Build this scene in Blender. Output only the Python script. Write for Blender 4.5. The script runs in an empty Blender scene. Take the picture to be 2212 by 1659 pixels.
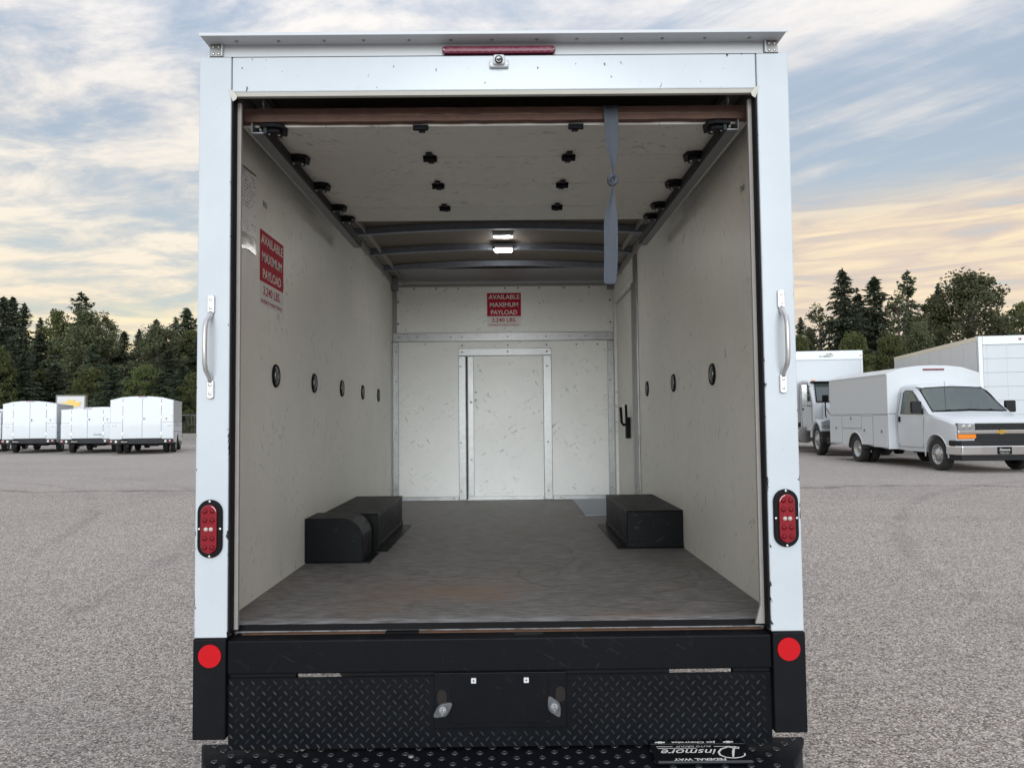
import bpy, bmesh, math, random
from mathutils import Vector, Matrix, Euler
R = math.radians
random.seed(7)
S = bpy.context.scene
COL = S.collection

# ------------------------------------------------------------------ camera
CAMLOC = Vector((0.0345, -2.5714, 1.55))
pitch, yaw, roll = R(2.7395), R(0.3506), R(-0.5917)
fwd = Vector((math.sin(yaw)*math.cos(pitch), math.cos(yaw)*math.cos(pitch), math.sin(pitch)))
rt = Vector((math.cos(yaw), -math.sin(yaw), 0)); up = rt.cross(fwd)
r2 = rt*math.cos(roll)+up*math.sin(roll); u2 = up*math.cos(roll)-rt*math.sin(roll)
cd = bpy.data.cameras.new('camera'); cam = bpy.data.objects.new('camera', cd); COL.objects.link(cam)
m = Matrix((r2, u2, -fwd)).transposed().to_4x4(); m.translation = CAMLOC
cam.matrix_world = m
cd.sensor_width = 36; cd.lens = 1610.7/2212*36; cd.clip_end = 3000; cd.clip_start = .05
S.camera = cam
S.cycles.max_bounces = 14; S.cycles.diffuse_bounces = 9

# ------------------------------------------------------------------ light
SUN_EL, SUN_AZ = R(9.5), R(179)          # azimuth from +Y towards +X
S.view_settings.view_transform = 'Standard'; S.view_settings.look = 'None'
S.view_settings.exposure = 0.60; S.view_settings.gamma = 1; S.view_settings.use_curve_mapping = False
sd = bpy.data.lights.new('sun', 'SUN'); sun = bpy.data.objects.new('sun', sd); COL.objects.link(sun)
sd.energy = 2.0; sd.angle = R(34); sd.color = (.86, .94, 1.0)
sv = Vector((math.sin(SUN_AZ)*math.cos(SUN_EL), math.cos(SUN_AZ)*math.cos(SUN_EL), math.sin(SUN_EL)))
sun.rotation_euler = sv.to_track_quat('Z', 'Y').to_euler()

class NT:
    """little node-tree writer"""
    def __init__(s, tree):
        s.t = tree; tree.nodes.clear()
    def n(s, typ, ins=None, **props):
        nd = s.t.nodes.new(typ)
        for k, v in props.items(): setattr(nd, k, v)
        for k, v in (ins or {}).items():
            sock = nd.inputs[k]
            if isinstance(v, bpy.types.NodeSocket): s.t.links.new(v, sock)
            elif isinstance(v, bpy.types.Node): s.t.links.new(v.outputs[0], sock)
            else: sock.default_value = v
        return nd
    def math(s, op, a, b=0.0, c=0.0, clamp=False):
        nd = s.n('ShaderNodeMath', {0: a, 1: b, 2: c}, operation=op); nd.use_clamp = clamp
        return nd.outputs[0]
    def mix(s, f, a, b, blend='MIX'):
        nd = s.n('ShaderNodeMix', data_type='RGBA', blend_type=blend)
        for i, v in ((0, f), (6, a), (7, b)):
            if isinstance(v, bpy.types.NodeSocket): s.t.links.new(v, nd.inputs[i])
            else: nd.inputs[i].default_value = (v if i == 0 else (*v[:3], 1))
        return nd.outputs[2]
    def ramp(s, f, *stops, interp='LINEAR'):
        nd = s.n('ShaderNodeValToRGB', {0: f}); r = nd.color_ramp; r.interpolation = interp
        while len(r.elements) < len(stops): r.elements.new(.5)
        for e, (p, c) in zip(r.elements, stops):
            e.position = p; e.color = (*c, 1) if hasattr(c, '__len__') else (c, c, c, 1)
        return nd.outputs[0]
    def noise(s, vec, scale, detail=4, rough=.55, dist=0):
        return s.n('ShaderNodeTexNoise', {'Vector': vec, 'Scale': scale, 'Detail': detail, 'Roughness': rough, 'Distortion': dist}).outputs[0]
    def map(s, vec, rot=(0, 0, 0), scale=(1, 1, 1), loc=(0, 0, 0)):
        return s.n('ShaderNodeMapping', {'Vector': vec, 'Rotation': rot, 'Scale': scale, 'Location': loc}).outputs[0]
    def sst(s, v, a, b):
        return s.n('ShaderNodeMapRange', {0: v, 1: a, 2: b}, interpolation_type='SMOOTHSTEP').outputs[0]

# ------------------------------------------------------------------ world
W = bpy.data.worlds.new('World'); S.world = W; W.use_nodes = True
w = NT(W.node_tree)
d = w.n('ShaderNodeTexCoord').outputs['Generated']
sep = w.n('ShaderNodeSeparateXYZ', {0: d}); dx, dy, dz = sep.outputs
zc = w.math('MAXIMUM', dz, 0.0)
nish = w.n('ShaderNodeTexSky', sky_type='NISHITA', sun_disc=False, sun_elevation=SUN_EL, sun_rotation=SUN_AZ,
           air_density=1.2, dust_density=2.0)
nb = w.mix(1.0, nish.outputs[0], (.1, .1, .1), 'MULTIPLY')
clear = w.ramp(zc, (0, (.68, .56, .36)), (.09, (.62, .60, .50)), (.17, (.51, .56, .59)), (.32, (.40, .475, .585)), (.7, (.36, .44, .58)))
clear = w.mix(.25, clear, nb)
den = w.math('ADD', zc, .10)
px_ = w.math('DIVIDE', dx, den); py_ = w.math('DIVIDE', dy, den)
pl = w.n('ShaderNodeCombineXYZ', {0: px_, 1: py_, 2: 0.0}).outputs[0]
# long cirrus streaks + flocky mid-level cloud
st = w.map(w.map(pl, rot=(0, 0, R(-38))), scale=(2.5, .26, 1), loc=(3.1, .4, 0))
c1 = w.noise(st, 1.25, 9, .60, .45)
fl = w.map(w.map(pl, rot=(0, 0, R(12))), scale=(.72, 1.1, 1), loc=(1.7, 5.2, 0))
c2 = w.noise(fl, 2.7, 10, .64, .25)
rgt = w.sst(dx, -.15, .35)
bias = w.math('MULTIPLY', rgt, -.055)
cc = w.math('ADD', w.math('MULTIPLY', c1, w.math('ADD', w.math('MULTIPLY', rgt, .58), .14)),
            w.math('MULTIPLY', c2, w.math('SUBTRACT', .86, w.math('MULTIPLY', rgt, .58))))
cc = w.math('ADD', cc, w.math('ADD', bias, w.math('MULTIPLY', w.sst(dz, .30, .46), w.math('MULTIPLY', rgt, .13))))
cov = w.sst(cc, w.math('ADD', .36, w.math('MULTIPLY', rgt, .045)), w.math('ADD', .60, w.math('MULTIPLY', rgt, .04)))
# stratus deck low over the horizon
lowf = w.n('ShaderNodeMapRange', {0: dz, 1: w.math('ADD', .16, w.math('MULTIPLY', rgt, .13)), 2: w.math('ADD', .09, w.math('MULTIPLY', rgt, .13))}, interpolation_type='SMOOTHSTEP').outputs[0]
lowmap = w.map(d, scale=(4.5, 4.5, 44))
ln = w.noise(lowmap, 1.6, 6, .55, .5)
low = w.math('MULTIPLY', lowf, w.sst(w.math('ADD', ln, w.math('MULTIPLY', rgt, .16)), .42, .60))
cloudcol = w.ramp(zc, (0, (.76, .60, .36)), (.10, (.76, .66, .50)), (.24, (.75, .70, .62)), (.42, (.70, .68, .67)), (.8, (.80, .81, .85)))
shade = w.ramp(c2, (.34, (.68, .72, .80)), (.60, (1.06, 1.04, 1.01)))
cloudcol = w.mix(.8, cloudcol, shade, 'MULTIPLY')
lowcol = w.mix(w.sst(ln, .35, .7), w.mix(rgt, (.76, .64, .45), (.58, .49, .43)), w.mix(rgt, (.98, .84, .50), (.82, .68, .48)))
sky = w.mix(cov, clear, cloudcol)
sky = w.mix(low, sky, lowcol)
lift = w.n('ShaderNodeMapRange', {0: zc, 1: .35, 2: 1.0, 3: 1.0, 4: 1.45}).outputs[0]
skyv = w.n('ShaderNodeVectorMath', {0: sky, 'Scale': w.math('MULTIPLY', lift, 10.0)}, operation='SCALE').outputs[0]
bg = w.n('ShaderNodeBackground', {'Color': skyv, 'Strength': .082})
w.n('ShaderNodeOutputWorld', {0: bg})

# ------------------------------------------------------------------ helpers
def tag(o, label=None, cat=None, group=None, kind=None):
    for k, v in (('label', label), ('category', cat), ('group', group), ('kind', kind)):
        if v: o[k] = v
    return o
def empty(name, loc=(0, 0, 0), rz=0, **kw):
    o = bpy.data.objects.new(name, None); COL.objects.link(o); o.location = loc; o.rotation_euler = (0, 0, rz)
    o.empty_display_size = .1
    return tag(o, **kw)
def link(name, me, mat=None, parent=None, bevel=0, seg=2, smooth=False, **kw):
    o = bpy.data.objects.new(name, me); COL.objects.link(o)
    if mat and not me.materials:
        for x in (mat if isinstance(mat, (list, tuple)) else [mat]): me.materials.append(x)
    if parent: o.parent = parent
    if name in STUFF: o['kind'] = 'stuff'
    if smooth: me.polygons.foreach_set('use_smooth', [True]*len(me.polygons))
    if bevel:
        b = o.modifiers.new('bevel', 'BEVEL'); b.width = bevel; b.segments = seg; b.limit_method = 'ANGLE'; b.angle_limit = R(40)
    return tag(o, **kw)
STUFF = {'screws', 'led_beads', 'led_segments', 'reverse_bead', 'rivets', 'rail_rivets', 'bolts', 'hand_holes', 'wheel_nuts', 'step_bolts', 'grille_mesh', 'cross_members', 'ruled_lines'}
class MB:
    def __init__(s): s.v = []; s.f = []; s.m = []; s.mi = 0
    def add(s, vs, fs):
        k = len(s.v); s.v += [tuple(x) for x in vs]; s.f += [tuple(i+k for i in f) for f in fs]; s.m += [s.mi]*len(fs); return s
    def box(s, x0, x1, y0, y1, z0, z1):
        if x0 > x1: x0, x1 = x1, x0
        if y0 > y1: y0, y1 = y1, y0
        if z0 > z1: z0, z1 = z1, z0
        return s.add([(x0,y0,z0),(x1,y0,z0),(x1,y1,z0),(x0,y1,z0),(x0,y0,z1),(x1,y0,z1),(x1,y1,z1),(x0,y1,z1)],
              [(3,2,1,0),(4,5,6,7),(0,1,5,4),(1,2,6,5),(2,3,7,6),(3,0,4,7)])
    def prism(s, pts, a, b, axis='y'):
        """closed outline pts extruded from a to b along axis (pts are the two other coords in x,y,z order)"""
        def P(p, t): return {'x': (t, p[0], p[1]), 'y': (p[0], t, p[1]), 'z': (p[0], p[1], t)}[axis]
        n = len(pts)
        area = sum(pts[i][0]*pts[(i+1) % n][1]-pts[(i+1) % n][0]*pts[i][1] for i in range(n))
        flip = (area > 0) != (axis == 'y')
        if a > b: a, b = b, a
        vs = [P(p, a) for p in pts]+[P(p, b) for p in pts]
        fs = [tuple(range(n-1, -1, -1)), tuple(range(n, 2*n))]+[(i, (i+1) % n, n+(i+1) % n, n+i) for i in range(n)]
        if not flip: fs = [tuple(reversed(f)) for f in fs]
        return s.add(vs, fs)
    def tube(s, path, r, n=8, cap=True):
        path = [Vector(p) for p in path]; rings = []
        prev = None
        for i, p in enumerate(path):
            t = (path[min(i+1, len(path)-1)]-path[max(i-1, 0)]).normalized()
            a = t.orthogonal().normalized() if prev is None else (prev-t*prev.dot(t)).normalized()
            prev = a; b = t.cross(a); rr = r[i] if hasattr(r, '__len__') else r
            rings.append([p+(a*math.cos(2*math.pi*k/n)+b*math.sin(2*math.pi*k/n))*rr for k in range(n)])
        vs = [v for g in rings for v in g]; fs = []
        for i in range(len(rings)-1):
            for k in range(n):
                fs.append((i*n+k, i*n+(k+1) % n, (i+1)*n+(k+1) % n, (i+1)*n+k))
        if cap: fs += [tuple(range(n-1, -1, -1)), tuple(range((len(rings)-1)*n, len(rings)*n))]
        return s.add(vs, fs)
    def cyl(s, p, q, r, n=12): return s.tube([p, q], r, n)
    def lathe(s, prof, origin=(0, 0, 0), axis=(0, -1, 0), n=20, sx=1.0):
        """prof = (radius, distance along axis)"""
        A = Vector(axis).normalized(); U = A.orthogonal().normalized()
        if abs(A.z) < .9: U = Vector((0, 0, 1)); U = (U-A*U.dot(A)).normalized()
        V = A.cross(U); O = Vector(origin); vs = []
        for r_, h in prof:
            for k in range(n):
                an = 2*math.pi*k/n
                vs.append(O+A*h+(U*math.cos(an)+V*math.sin(an)*sx)*max(r_, 1e-4))
        fs = []
        for i in range(len(prof)-1):
            for k in range(n):
                fs.append((i*n+k, i*n+(k+1) % n, (i+1)*n+(k+1) % n, (i+1)*n+k))
        return s.add(vs, fs)
    def me(s, name='m'):
        me = bpy.data.meshes.new(name); me.from_pydata(s.v, [], s.f)
        if any(s.m): me.polygons.foreach_set('material_index', s.m)
        me.update(); return me
    def obj(s, name, mat, parent=None, **kw): return link(name, s.me(name), mat, parent, **kw)
def box(name, mat, parent, x0, x1, y0, y1, z0, z1, bevel=0, **kw):
    return MB().box(x0, x1, y0, y1, z0, z1).obj(name, mat, parent, bevel=bevel, **kw)
def stadium(cx, cy, hw, hh, n=10):
    r = min(hw, hh); pts = []
    if hh > hw:
        for k in range(n+1): a = math.pi*k/n; pts.append((cx+r*math.cos(a), cy+hh-r+r*math.sin(a)))
        for k in range(n+1): a = math.pi+math.pi*k/n; pts.append((cx+r*math.cos(a), cy-hh+r+r*math.sin(a)))
    else:
        for k in range(n+1): a = -math.pi/2+math.pi*k/n; pts.append((cx+hw-r+r*math.cos(a), cy+r*math.sin(a)))
        for k in range(n+1): a = math.pi/2+math.pi*k/n; pts.append((cx-hw+r+r*math.cos(a), cy+r*math.sin(a)))
    return pts
def rrect(x0, x1, y0, y1, r, n=4):
    pts = []
    for cx, cy, a0 in ((x1-r, y1-r, 0), (x0+r, y1-r, 90), (x0+r, y0+r, 180), (x1-r, y0+r, 270)):
        for k in range(n+1): a = R(a0+90*k/n); pts.append((cx+r*math.cos(a), cy+r*math.sin(a)))
    return pts
def cut(o, cutter):
    """boolean difference, applied"""
    cm = cutter.me(); bm = bmesh.new(); bm.from_mesh(cm); bmesh.ops.remove_doubles(bm, verts=bm.verts, dist=.0005); bmesh.ops.recalc_face_normals(bm, faces=bm.faces); bm.to_mesh(cm); bm.free()
    c = bpy.data.objects.new('cutter', cm); COL.objects.link(c)
    md = o.modifiers.new('cut', 'BOOLEAN'); md.object = c; md.solver = 'EXACT'
    dg = bpy.context.evaluated_depsgraph_get(); dg.update()
    me = bpy.data.meshes.new_from_object(o.evaluated_get(dg))
    bm = bmesh.new(); bm.from_mesh(me); bmesh.ops.triangulate(bm, faces=[f for f in bm.faces if len(f.verts) > 4], ngon_method='EAR_CLIP'); bm.to_mesh(me); bm.free()
    o.modifiers.remove(md); o.data = me
    bpy.data.objects.remove(c)
def lettering(text, mat, parent, mtx, wd, ht, shear=0, bold=0, name='lettering', **kw):
    """text mesh fitted to a wd x ht box centred on the origin of mtx (x right, y up, z out)"""
    cu = bpy.data.curves.new('text', 'FONT'); cu.body = text; cu.shear = shear; cu.offset = bold; cu.resolution_u = 3
    o = bpy.data.objects.new('text', cu); COL.objects.link(o)
    dg = bpy.context.evaluated_depsgraph_get(); dg.update()
    me = bpy.data.meshes.new_from_object(o.evaluated_get(dg)); bpy.data.objects.remove(o)
    xs = [v.co.x for v in me.vertices]; ys = [v.co.y for v in me.vertices]
    cx, cy = (min(xs)+max(xs))/2, (min(ys)+max(ys))/2
    me.transform(mtx @ Matrix.Diagonal((wd/(max(xs)-min(xs)), ht/(max(ys)-min(ys)), 1, 1)) @ Matrix.Translation((-cx, -cy, 0)))
    me.materials.clear()
    return link(name, me, mat, parent, **kw)
def frame(o, x, y):
    X = Vector(x).normalized(); Y = Vector(y).normalized(); Z = X.cross(Y)
    m = Matrix((X, Y, Z)).transposed().to_4x4(); m.translation = Vector(o); return m
BOW = [(-.42,.10),(-.17,.10),(-.15,.19),(.20,.19),(.18,.10),(.5,.10),(.42,-.10),(.17,-.10),(.15,-.19),(-.20,-.19),(-.18,-.10),(-.5,-.10)]
def bowtie(mat, parent, mtx, wd, depth=.01, name='emblem', k=1.0):
    mb = MB().prism([(a*wd, b*wd*k) for a, b in BOW], 0, depth, 'z'); me = mb.me(name); me.transform(mtx)
    return link(name, me, mat, parent)
def dup(root):
    r = root.copy(); COL.objects.link(r)
    for ch in root.children:
        c = ch.copy(); COL.objects.link(c); c.parent = r
        for g in ch.children:
            e = g.copy(); COL.objects.link(e); e.parent = c
    return r

# ------------------------------------------------------------------ materials
def mat(name, col, rough=.5, metal=0, spec=.5, var=0, vscale=6, bump=0, bscale=200, emit=None, estr=0, coat=0, alpha=None):
    M = bpy.data.materials.new(name); M.use_nodes = True; t = NT(M.node_tree)
    p = t.n('ShaderNodeBsdfPrincipled', {'Base Color': (*col, 1), 'Roughness': rough, 'Metallic': metal, 'Specular IOR Level': spec, 'Coat Weight': coat})
    tc = t.n('ShaderNodeTexCoord').outputs['Object']
    if var:
        f = t.noise(tc, vscale, 6, .6)
        c = t.mix(f, tuple(max(0, x*(1-var)) for x in col), tuple(min(1, x*(1+var)) for x in col))
        t.t.links.new(c, p.inputs['Base Color'])
        t.t.links.new(t.n('ShaderNodeMapRange', {0: f, 3: max(.03, rough-.12), 4: min(1, rough+.12)}).outputs[0], p.inputs['Roughness'])
    if bump:
        b = t.n('ShaderNodeBump', {'Height': t.noise(tc, bscale, 3), 'Strength': bump, 'Distance': .002})
        t.t.links.new(b.outputs[0], p.inputs['Normal'])
    if emit: p.inputs['Emission Color'].default_value = (*emit, 1); p.inputs['Emission Strength'].default_value = estr
    t.n('ShaderNodeOutputMaterial', {0: p})
    return M
def scuffed(name, col, sets, rough=.42, dark=(.10, .10, .10), bump=.13, dirt=.08, amount=1.0, wscale=420, spec=.45):
    """frp-like panel: streaky scuffs in several directions, grime, woven gel-coat relief. sets=(rotation, scale, lo, hi)"""
    M = bpy.data.materials.new(name); M.use_nodes = True; t = NT(M.node_tree)
    tc = t.n('ShaderNodeTexCoord').outputs['Object']
    g = t.noise(tc, 1.6, 7, .6)
    c = t.mix(t.sst(g, .30, .72), tuple(x*(1-dirt) for x in col), col)
    g2 = t.noise(tc, 14, 5, .65)
    c = t.mix(t.math('MULTIPLY', t.sst(g2, .50, .80), .14), c, tuple(x*.62 for x in col))
    tot = None
    for i, (rot, sc, lo, hi) in enumerate(sets):
        v = t.map(t.map(tc, rot), (0, 0, 0), sc, (i*3.7, i*1.9, i*5.1))
        nz = t.noise(v, 1.0, 3, .55, .35)
        msk = t.sst(t.noise(tc, 1.9+i*1.3, 5, .62), .46, .62)
        s_ = t.math('MULTIPLY', t.sst(nz, lo, hi), msk)
        brk = t.sst(t.noise(tc, 26, 3, .6), .46, .58)
        s_ = t.math('MULTIPLY', s_, brk)
        tot = s_ if tot is None else t.math('MAXIMUM', tot, s_)
    c = t.mix(t.math('MULTIPLY', tot, .50*amount, clamp=True), c, dark)
    wv = t.noise(tc, wscale, 2, .5); wv2 = t.noise(tc, 9, 3)
    h = t.math('ADD', wv, t.math('MULTIPLY', wv2, 2.5))
    b = t.n('ShaderNodeBump', {'Height': h, 'Strength': bump, 'Distance': .0015})
    rr = t.n('ShaderNodeMapRange', {0: g2, 3: rough-.12, 4: rough+.18}).outputs[0]
    p = t.n('ShaderNodeBsdfPrincipled', {'Base Color': c, 'Roughness': rr, 'Normal': b, 'Specular IOR Level': spec})
    t.n('ShaderNodeOutputMaterial', {0: p})
    return M
def foliage(name, a, b, c, trans=.25):
    M = bpy.data.materials.new(name); M.use_nodes = True; t = NT(M.node_tree)
    tc = t.n('ShaderNodeTexCoord').outputs['Object']; rnd = t.n('ShaderNodeObjectInfo').outputs['Random']
    f = t.noise(tc, .55, 4, .6); f2 = t.noise(tc, 5, 2)
    col = t.mix(t.sst(f, .3, .7), a, b); col = t.mix(t.math('MULTIPLY', t.sst(f2, .45, .75), .7), col, c)
    hs = t.n('ShaderNodeHueSaturation', {'Hue': t.math('ADD', .485, t.math('MULTIPLY', rnd, .03)), 'Value': t.math('ADD', .72, t.math('MULTIPLY', rnd, .5)), 'Color': col})
    p = t.n('ShaderNodeBsdfPrincipled', {'Base Color': hs.outputs[0], 'Roughness': .65, 'Specular IOR Level': .25})
    tr = t.n('ShaderNodeBsdfTranslucent', {'Color': hs.outputs[0]})
    mx = t.n('ShaderNodeMixShader', {0: trans, 1: p, 2: tr}); t.n('ShaderNodeOutputMaterial', {0: mx})
    return M
def paint_chipped(name):
    M = bpy.data.materials.new(name); M.use_nodes = True; t = NT(M.node_tree)
    tc = t.n('ShaderNodeTexCoord').outputs['Object']; xs = t.n('ShaderNodeSeparateXYZ', {0: tc})
    e = t.math('ABSOLUTE', t.math('SUBTRACT', t.math('ABSOLUTE', xs.outputs[0]), .981))
    edge = t.sst(e, .036, .056)
    low = t.n('ShaderNodeMapRange', {0: xs.outputs[2], 1: 2.6, 2: .9, 3: -.05, 4: .035}).outputs[0]
    v = t.map(tc, scale=(1.9, 1.9, 1))
    ch = t.noise(v, 22, 5, .62)
    thr = t.math('SUBTRACT', .755, t.math('ADD', t.math('MULTIPLY', edge, .135), low))
    chip = t.math('GREATER_THAN', ch, thr)
    g = t.noise(tc, 3.2, 6, .6)
    streak = t.noise(t.map(tc, scale=(60, 60, 2.2)), 1, 4, .6)
    base = t.mix(t.sst(g, .35, .7), (.495, .54, .585), (.535, .58, .622))
    base = t.mix(t.math('MULTIPLY', t.sst(streak, .58, .78), .16), base, (.45, .46, .47))
    dots = t.sst(t.noise(tc, 70, 2, .5), .76, .79)
    base = t.mix(t.math('MULTIPLY', dots, .7), base, (.12, .11, .10))
    c = t.mix(chip, base, (.022, .022, .026))
    b = t.n('ShaderNodeBump', {'Height': t.math('ADD', t.math('MULTIPLY', chip, -.8), t.math('ADD', t.math('MULTIPLY', t.noise(tc, 260, 2), .25), t.math('MULTIPLY', t.noise(tc, 4.5, 3), 2.2))), 'Strength': .3, 'Distance': .0014})
    p = t.n('ShaderNodeBsdfPrincipled', {'Base Color': c, 'Roughness': t.n('ShaderNodeMapRange', {0: g, 3: .28, 4: .5}).outputs[0], 'Normal': b, 'Coat Weight': .45, 'Coat Roughness': .12})
    t.n('ShaderNodeOutputMaterial', {0: p}); return M
def worn_floor(name):
    M = bpy.data.materials.new(name); M.use_nodes = True; t = NT(M.node_tree)
    tc = t.n('ShaderNodeTexCoord').outputs['Object']; xs = t.n('ShaderNodeSeparateXYZ', {0: tc}); y = xs.outputs[1]
    grain = t.noise(t.map(tc, scale=(11, 95, 1)), 1, 8, .72, .15)
    g2 = t.noise(tc, 2.1, 6, .6)
    c = t.mix(t.sst(grain, .38, .62), (.088, .080, .076), (.255, .236, .224))
    c = t.mix(t.math('MULTIPLY', t.sst(g2, .48, .70), .40), c, (.125, .104, .086))
    fine = t.noise(t.map(tc, scale=(18, 160, 1)), 1, 4, .6)
    c = t.mix(t.math('MULTIPLY', t.sst(fine, .52, .62), .55), c, (.07, .066, .065))
    # rust bleeding through where loads slide in over the sill
    near = t.n('ShaderNodeMapRange', {0: y, 1: 1.25, 2: .35}, interpolation_type='SMOOTHSTEP').outputs[0]
    rs = t.math('ADD', t.noise(t.map(tc, rot=(0, 0, R(12)), scale=(1.5, 2.6, 1), loc=(1.3, 0, 0)), 1.0, 3, .5), t.math('MULTIPLY', t.math('SUBTRACT', t.noise(t.map(tc, scale=(16, 34, 1)), 1.0, 6, .75), .5), .55))
    rust = t.math('MULTIPLY', t.sst(rs, .46, .64), t.math('MULTIPLY', near, t.n('ShaderNodeMapRange', {0: t.math('ABSOLUTE', t.math('SUBTRACT', xs.outputs[0], .08)), 1: .85, 2: .30}, interpolation_type='SMOOTHSTEP').outputs[0]))
    c = t.mix(t.math('MULTIPLY', rust, .62), c, t.mix(fine, (.17, .085, .045), (.28, .18, .115)))
    # bare grey lip
    lip = t.n('ShaderNodeMapRange', {0: t.math('ADD', y, t.math('MULTIPLY', g2, .08)), 1: .24, 2: .17}, interpolation_type='SMOOTHSTEP').outputs[0]
    lipn = t.noise(t.map(tc, scale=(9, 60, 1)), 1, 6, .7)
    c = t.mix(t.math('MULTIPLY', lip, t.sst(lipn, .40, .6)), c, (.34, .345, .36))
    # circular scrape marks
    for (cx, cy, r0, st) in ((-.16, 1.42, .60, .8), (.12, 1.95, .55, .5), (.50, .92, .46, .8), (-.05, .95, .36, .6), (.62, .98, .30, .6)):
        dv = t.n('ShaderNodeVectorMath', {0: tc, 1: (cx, cy, .836)}, operation='DISTANCE').outputs['Value']
        dv = t.math('ADD', dv, t.math('MULTIPLY', t.noise(tc, 3.0, 3), .10))
        k = t.math('ABSOLUTE', t.math('SUBTRACT', dv, r0))
        ringm = t.n('ShaderNodeMapRange', {0: k, 1: .013, 2: .004}).outputs[0]
        ringm = t.math('MULTIPLY', ringm, t.sst(t.noise(tc, 4.4+cx, 3), .36, .5))
        c = t.mix(t.math('MULTIPLY', ringm, st*.5), c, (.055, .052, .051))
    sc = t.noise(t.map(tc, rot=(0, 0, R(64)), scale=(2.2, 60, 1)), 1, 2, .5, .6)
    c = t.mix(t.math('MULTIPLY', t.sst(sc, .70, .73), .5), c, (.36, .35, .34))
    b = t.n('ShaderNodeBump', {'Height': t.math('ADD', grain, t.math('MULTIPLY', rust, .6)), 'Strength': .28, 'Distance': .002})
    p = t.n('ShaderNodeBsdfPrincipled', {'Base Color': c, 'Roughness': t.n('ShaderNodeMapRange', {0: grain, 3: .42, 4: .72}).outputs[0], 'Normal': b, 'Specular IOR Level': .4})
    t.n('ShaderNodeOutputMaterial', {0: p}); return M
def asphalt(name):
    M = bpy.data.materials.new(name); M.use_nodes = True; t = NT(M.node_tree)
    tc = t.n('ShaderNodeTexCoord').outputs['Object']
    vo = t.n('ShaderNodeTexVoronoi', {'Vector': tc, 'Scale': 108, 'Randomness': 1.0})
    s1 = t.n('ShaderNodeSeparateColor', {0: vo.outputs['Color']}).outputs[0]
    c = t.ramp(s1, (0, (.085, .072, .063)), (.45, (.335, .29, .258)), (.8, (.52, .458, .41)), (.97, (.74, .665, .60)), (1, (.86, .79, .72)))
    vo2 = t.n('ShaderNodeTexVoronoi', {'Vector': tc, 'Scale': 34, 'Randomness': 1.0})
    s2 = t.n('ShaderNodeSeparateColor', {0: vo2.outputs['Color']}).outputs[1]
    c = t.mix(t.math('MULTIPLY', t.sst(s2, .78, .96), .48), c, (.56, .52, .485))
    c = t.mix(t.math('MULTIPLY', t.sst(vo.outputs['Distance'], .45, .8), .5), c, (.085, .08, .08))
    big = t.noise(tc, .22, 6, .62, .4); mid = t.noise(tc, 1.7, 5, .6)
    c = t.mix(t.math('MULTIPLY', t.sst(big, .42, .70), .30), c, (.17, .165, .165))
    c = t.mix(t.math('MULTIPLY', t.sst(mid, .52, .75), .22), c, (.36, .34, .32))
    # long wandering cracks, and faint crosswise wear bands
    wv = t.n('ShaderNodeVectorMath', {0: tc, 1: t.n('ShaderNodeVectorMath', {0: t.n('ShaderNodeTexNoise', {'Vector': tc, 'Scale': .55, 'Detail': 5.0}).outputs['Color'], 'Scale': 2.6}, operation='SCALE').outputs[0]}, operation='ADD').outputs[0]
    vc = t.n('ShaderNodeTexVoronoi', {'Vector': t.map(wv, rot=(0, 0, R(14)), scale=(.05, .16, .1)), 'Scale': 1.0}, feature='DISTANCE_TO_EDGE').outputs['Distance']
    crack = t.n('ShaderNodeMapRange', {0: vc, 1: .0026, 2: .0006}).outputs[0]
    crack = t.math('MULTIPLY', crack, t.sst(t.noise(tc, .8, 4), .42, .58))
    c = t.mix(t.math('MULTIPLY', crack, .38), c, (.05, .048, .046))
    band = t.noise(t.map(tc, rot=(0, 0, R(-6)), scale=(.06, .75, 1)), 1, 4, .55)
    c = t.mix(t.math('MULTIPLY', t.sst(band, .52, .72), .18), c, (.15, .145, .145))
    oil = t.sst(t.noise(tc, .9, 3, .5), .70, .78)
    c = t.mix(t.math('MULTIPLY', oil, .3), c, (.07, .068, .066))
    xs = t.n('ShaderNodeSeparateXYZ', {0: tc}); gx, gy = xs.outputs[0], xs.outputs[1]
    wob = t.noise(tc, .35, 6, .65)
    sd_ = t.math('ADD', t.math('SUBTRACT', gy, 11.3), t.math('ADD', t.math('MULTIPLY', gx, .05), t.math('MULTIPLY', t.math('SUBTRACT', wob, .5), 2.2)))
    seam = t.n('ShaderNodeMapRange', {0: t.math('ABSOLUTE', sd_), 1: .16, 2: .03}).outputs[0]
    seam = t.math('MULTIPLY', seam, t.sst(t.noise(tc, .55, 4), .40, .55))
    c = t.mix(t.math('MULTIPLY', seam, .55), c, (.085, .08, .078))
    c = t.mix(t.math('MULTIPLY', t.sst(sd_, .0, .5), .16), c, (.42, .40, .385))
    for ax_, ay_, ar_ in ((14.5, 2.0, 9.2), (14.5, 2.0, 11.0), (-17, 4, 12.0), (-17, 4, 13.7)):
        dv = t.n('ShaderNodeVectorMath', {0: tc, 1: (ax_, ay_, .2)}, operation='DISTANCE').outputs['Value']
        k = t.math('ABSOLUTE', t.math('SUBTRACT', t.math('ADD', dv, t.math('MULTIPLY', wob, .5)), ar_))
        c = t.mix(t.math('MULTIPLY', t.math('MULTIPLY', t.n('ShaderNodeMapRange', {0: k, 1: .14, 2: .05}).outputs[0], t.sst(mid, .38, .6)), .22), c, (.08, .077, .075))
    h = t.math('SUBTRACT', t.math('MULTIPLY', s1, .6), vo.outputs['Distance'])
    b = t.n('ShaderNodeBump', {'Height': h, 'Strength': .55, 'Distance': .006})
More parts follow.
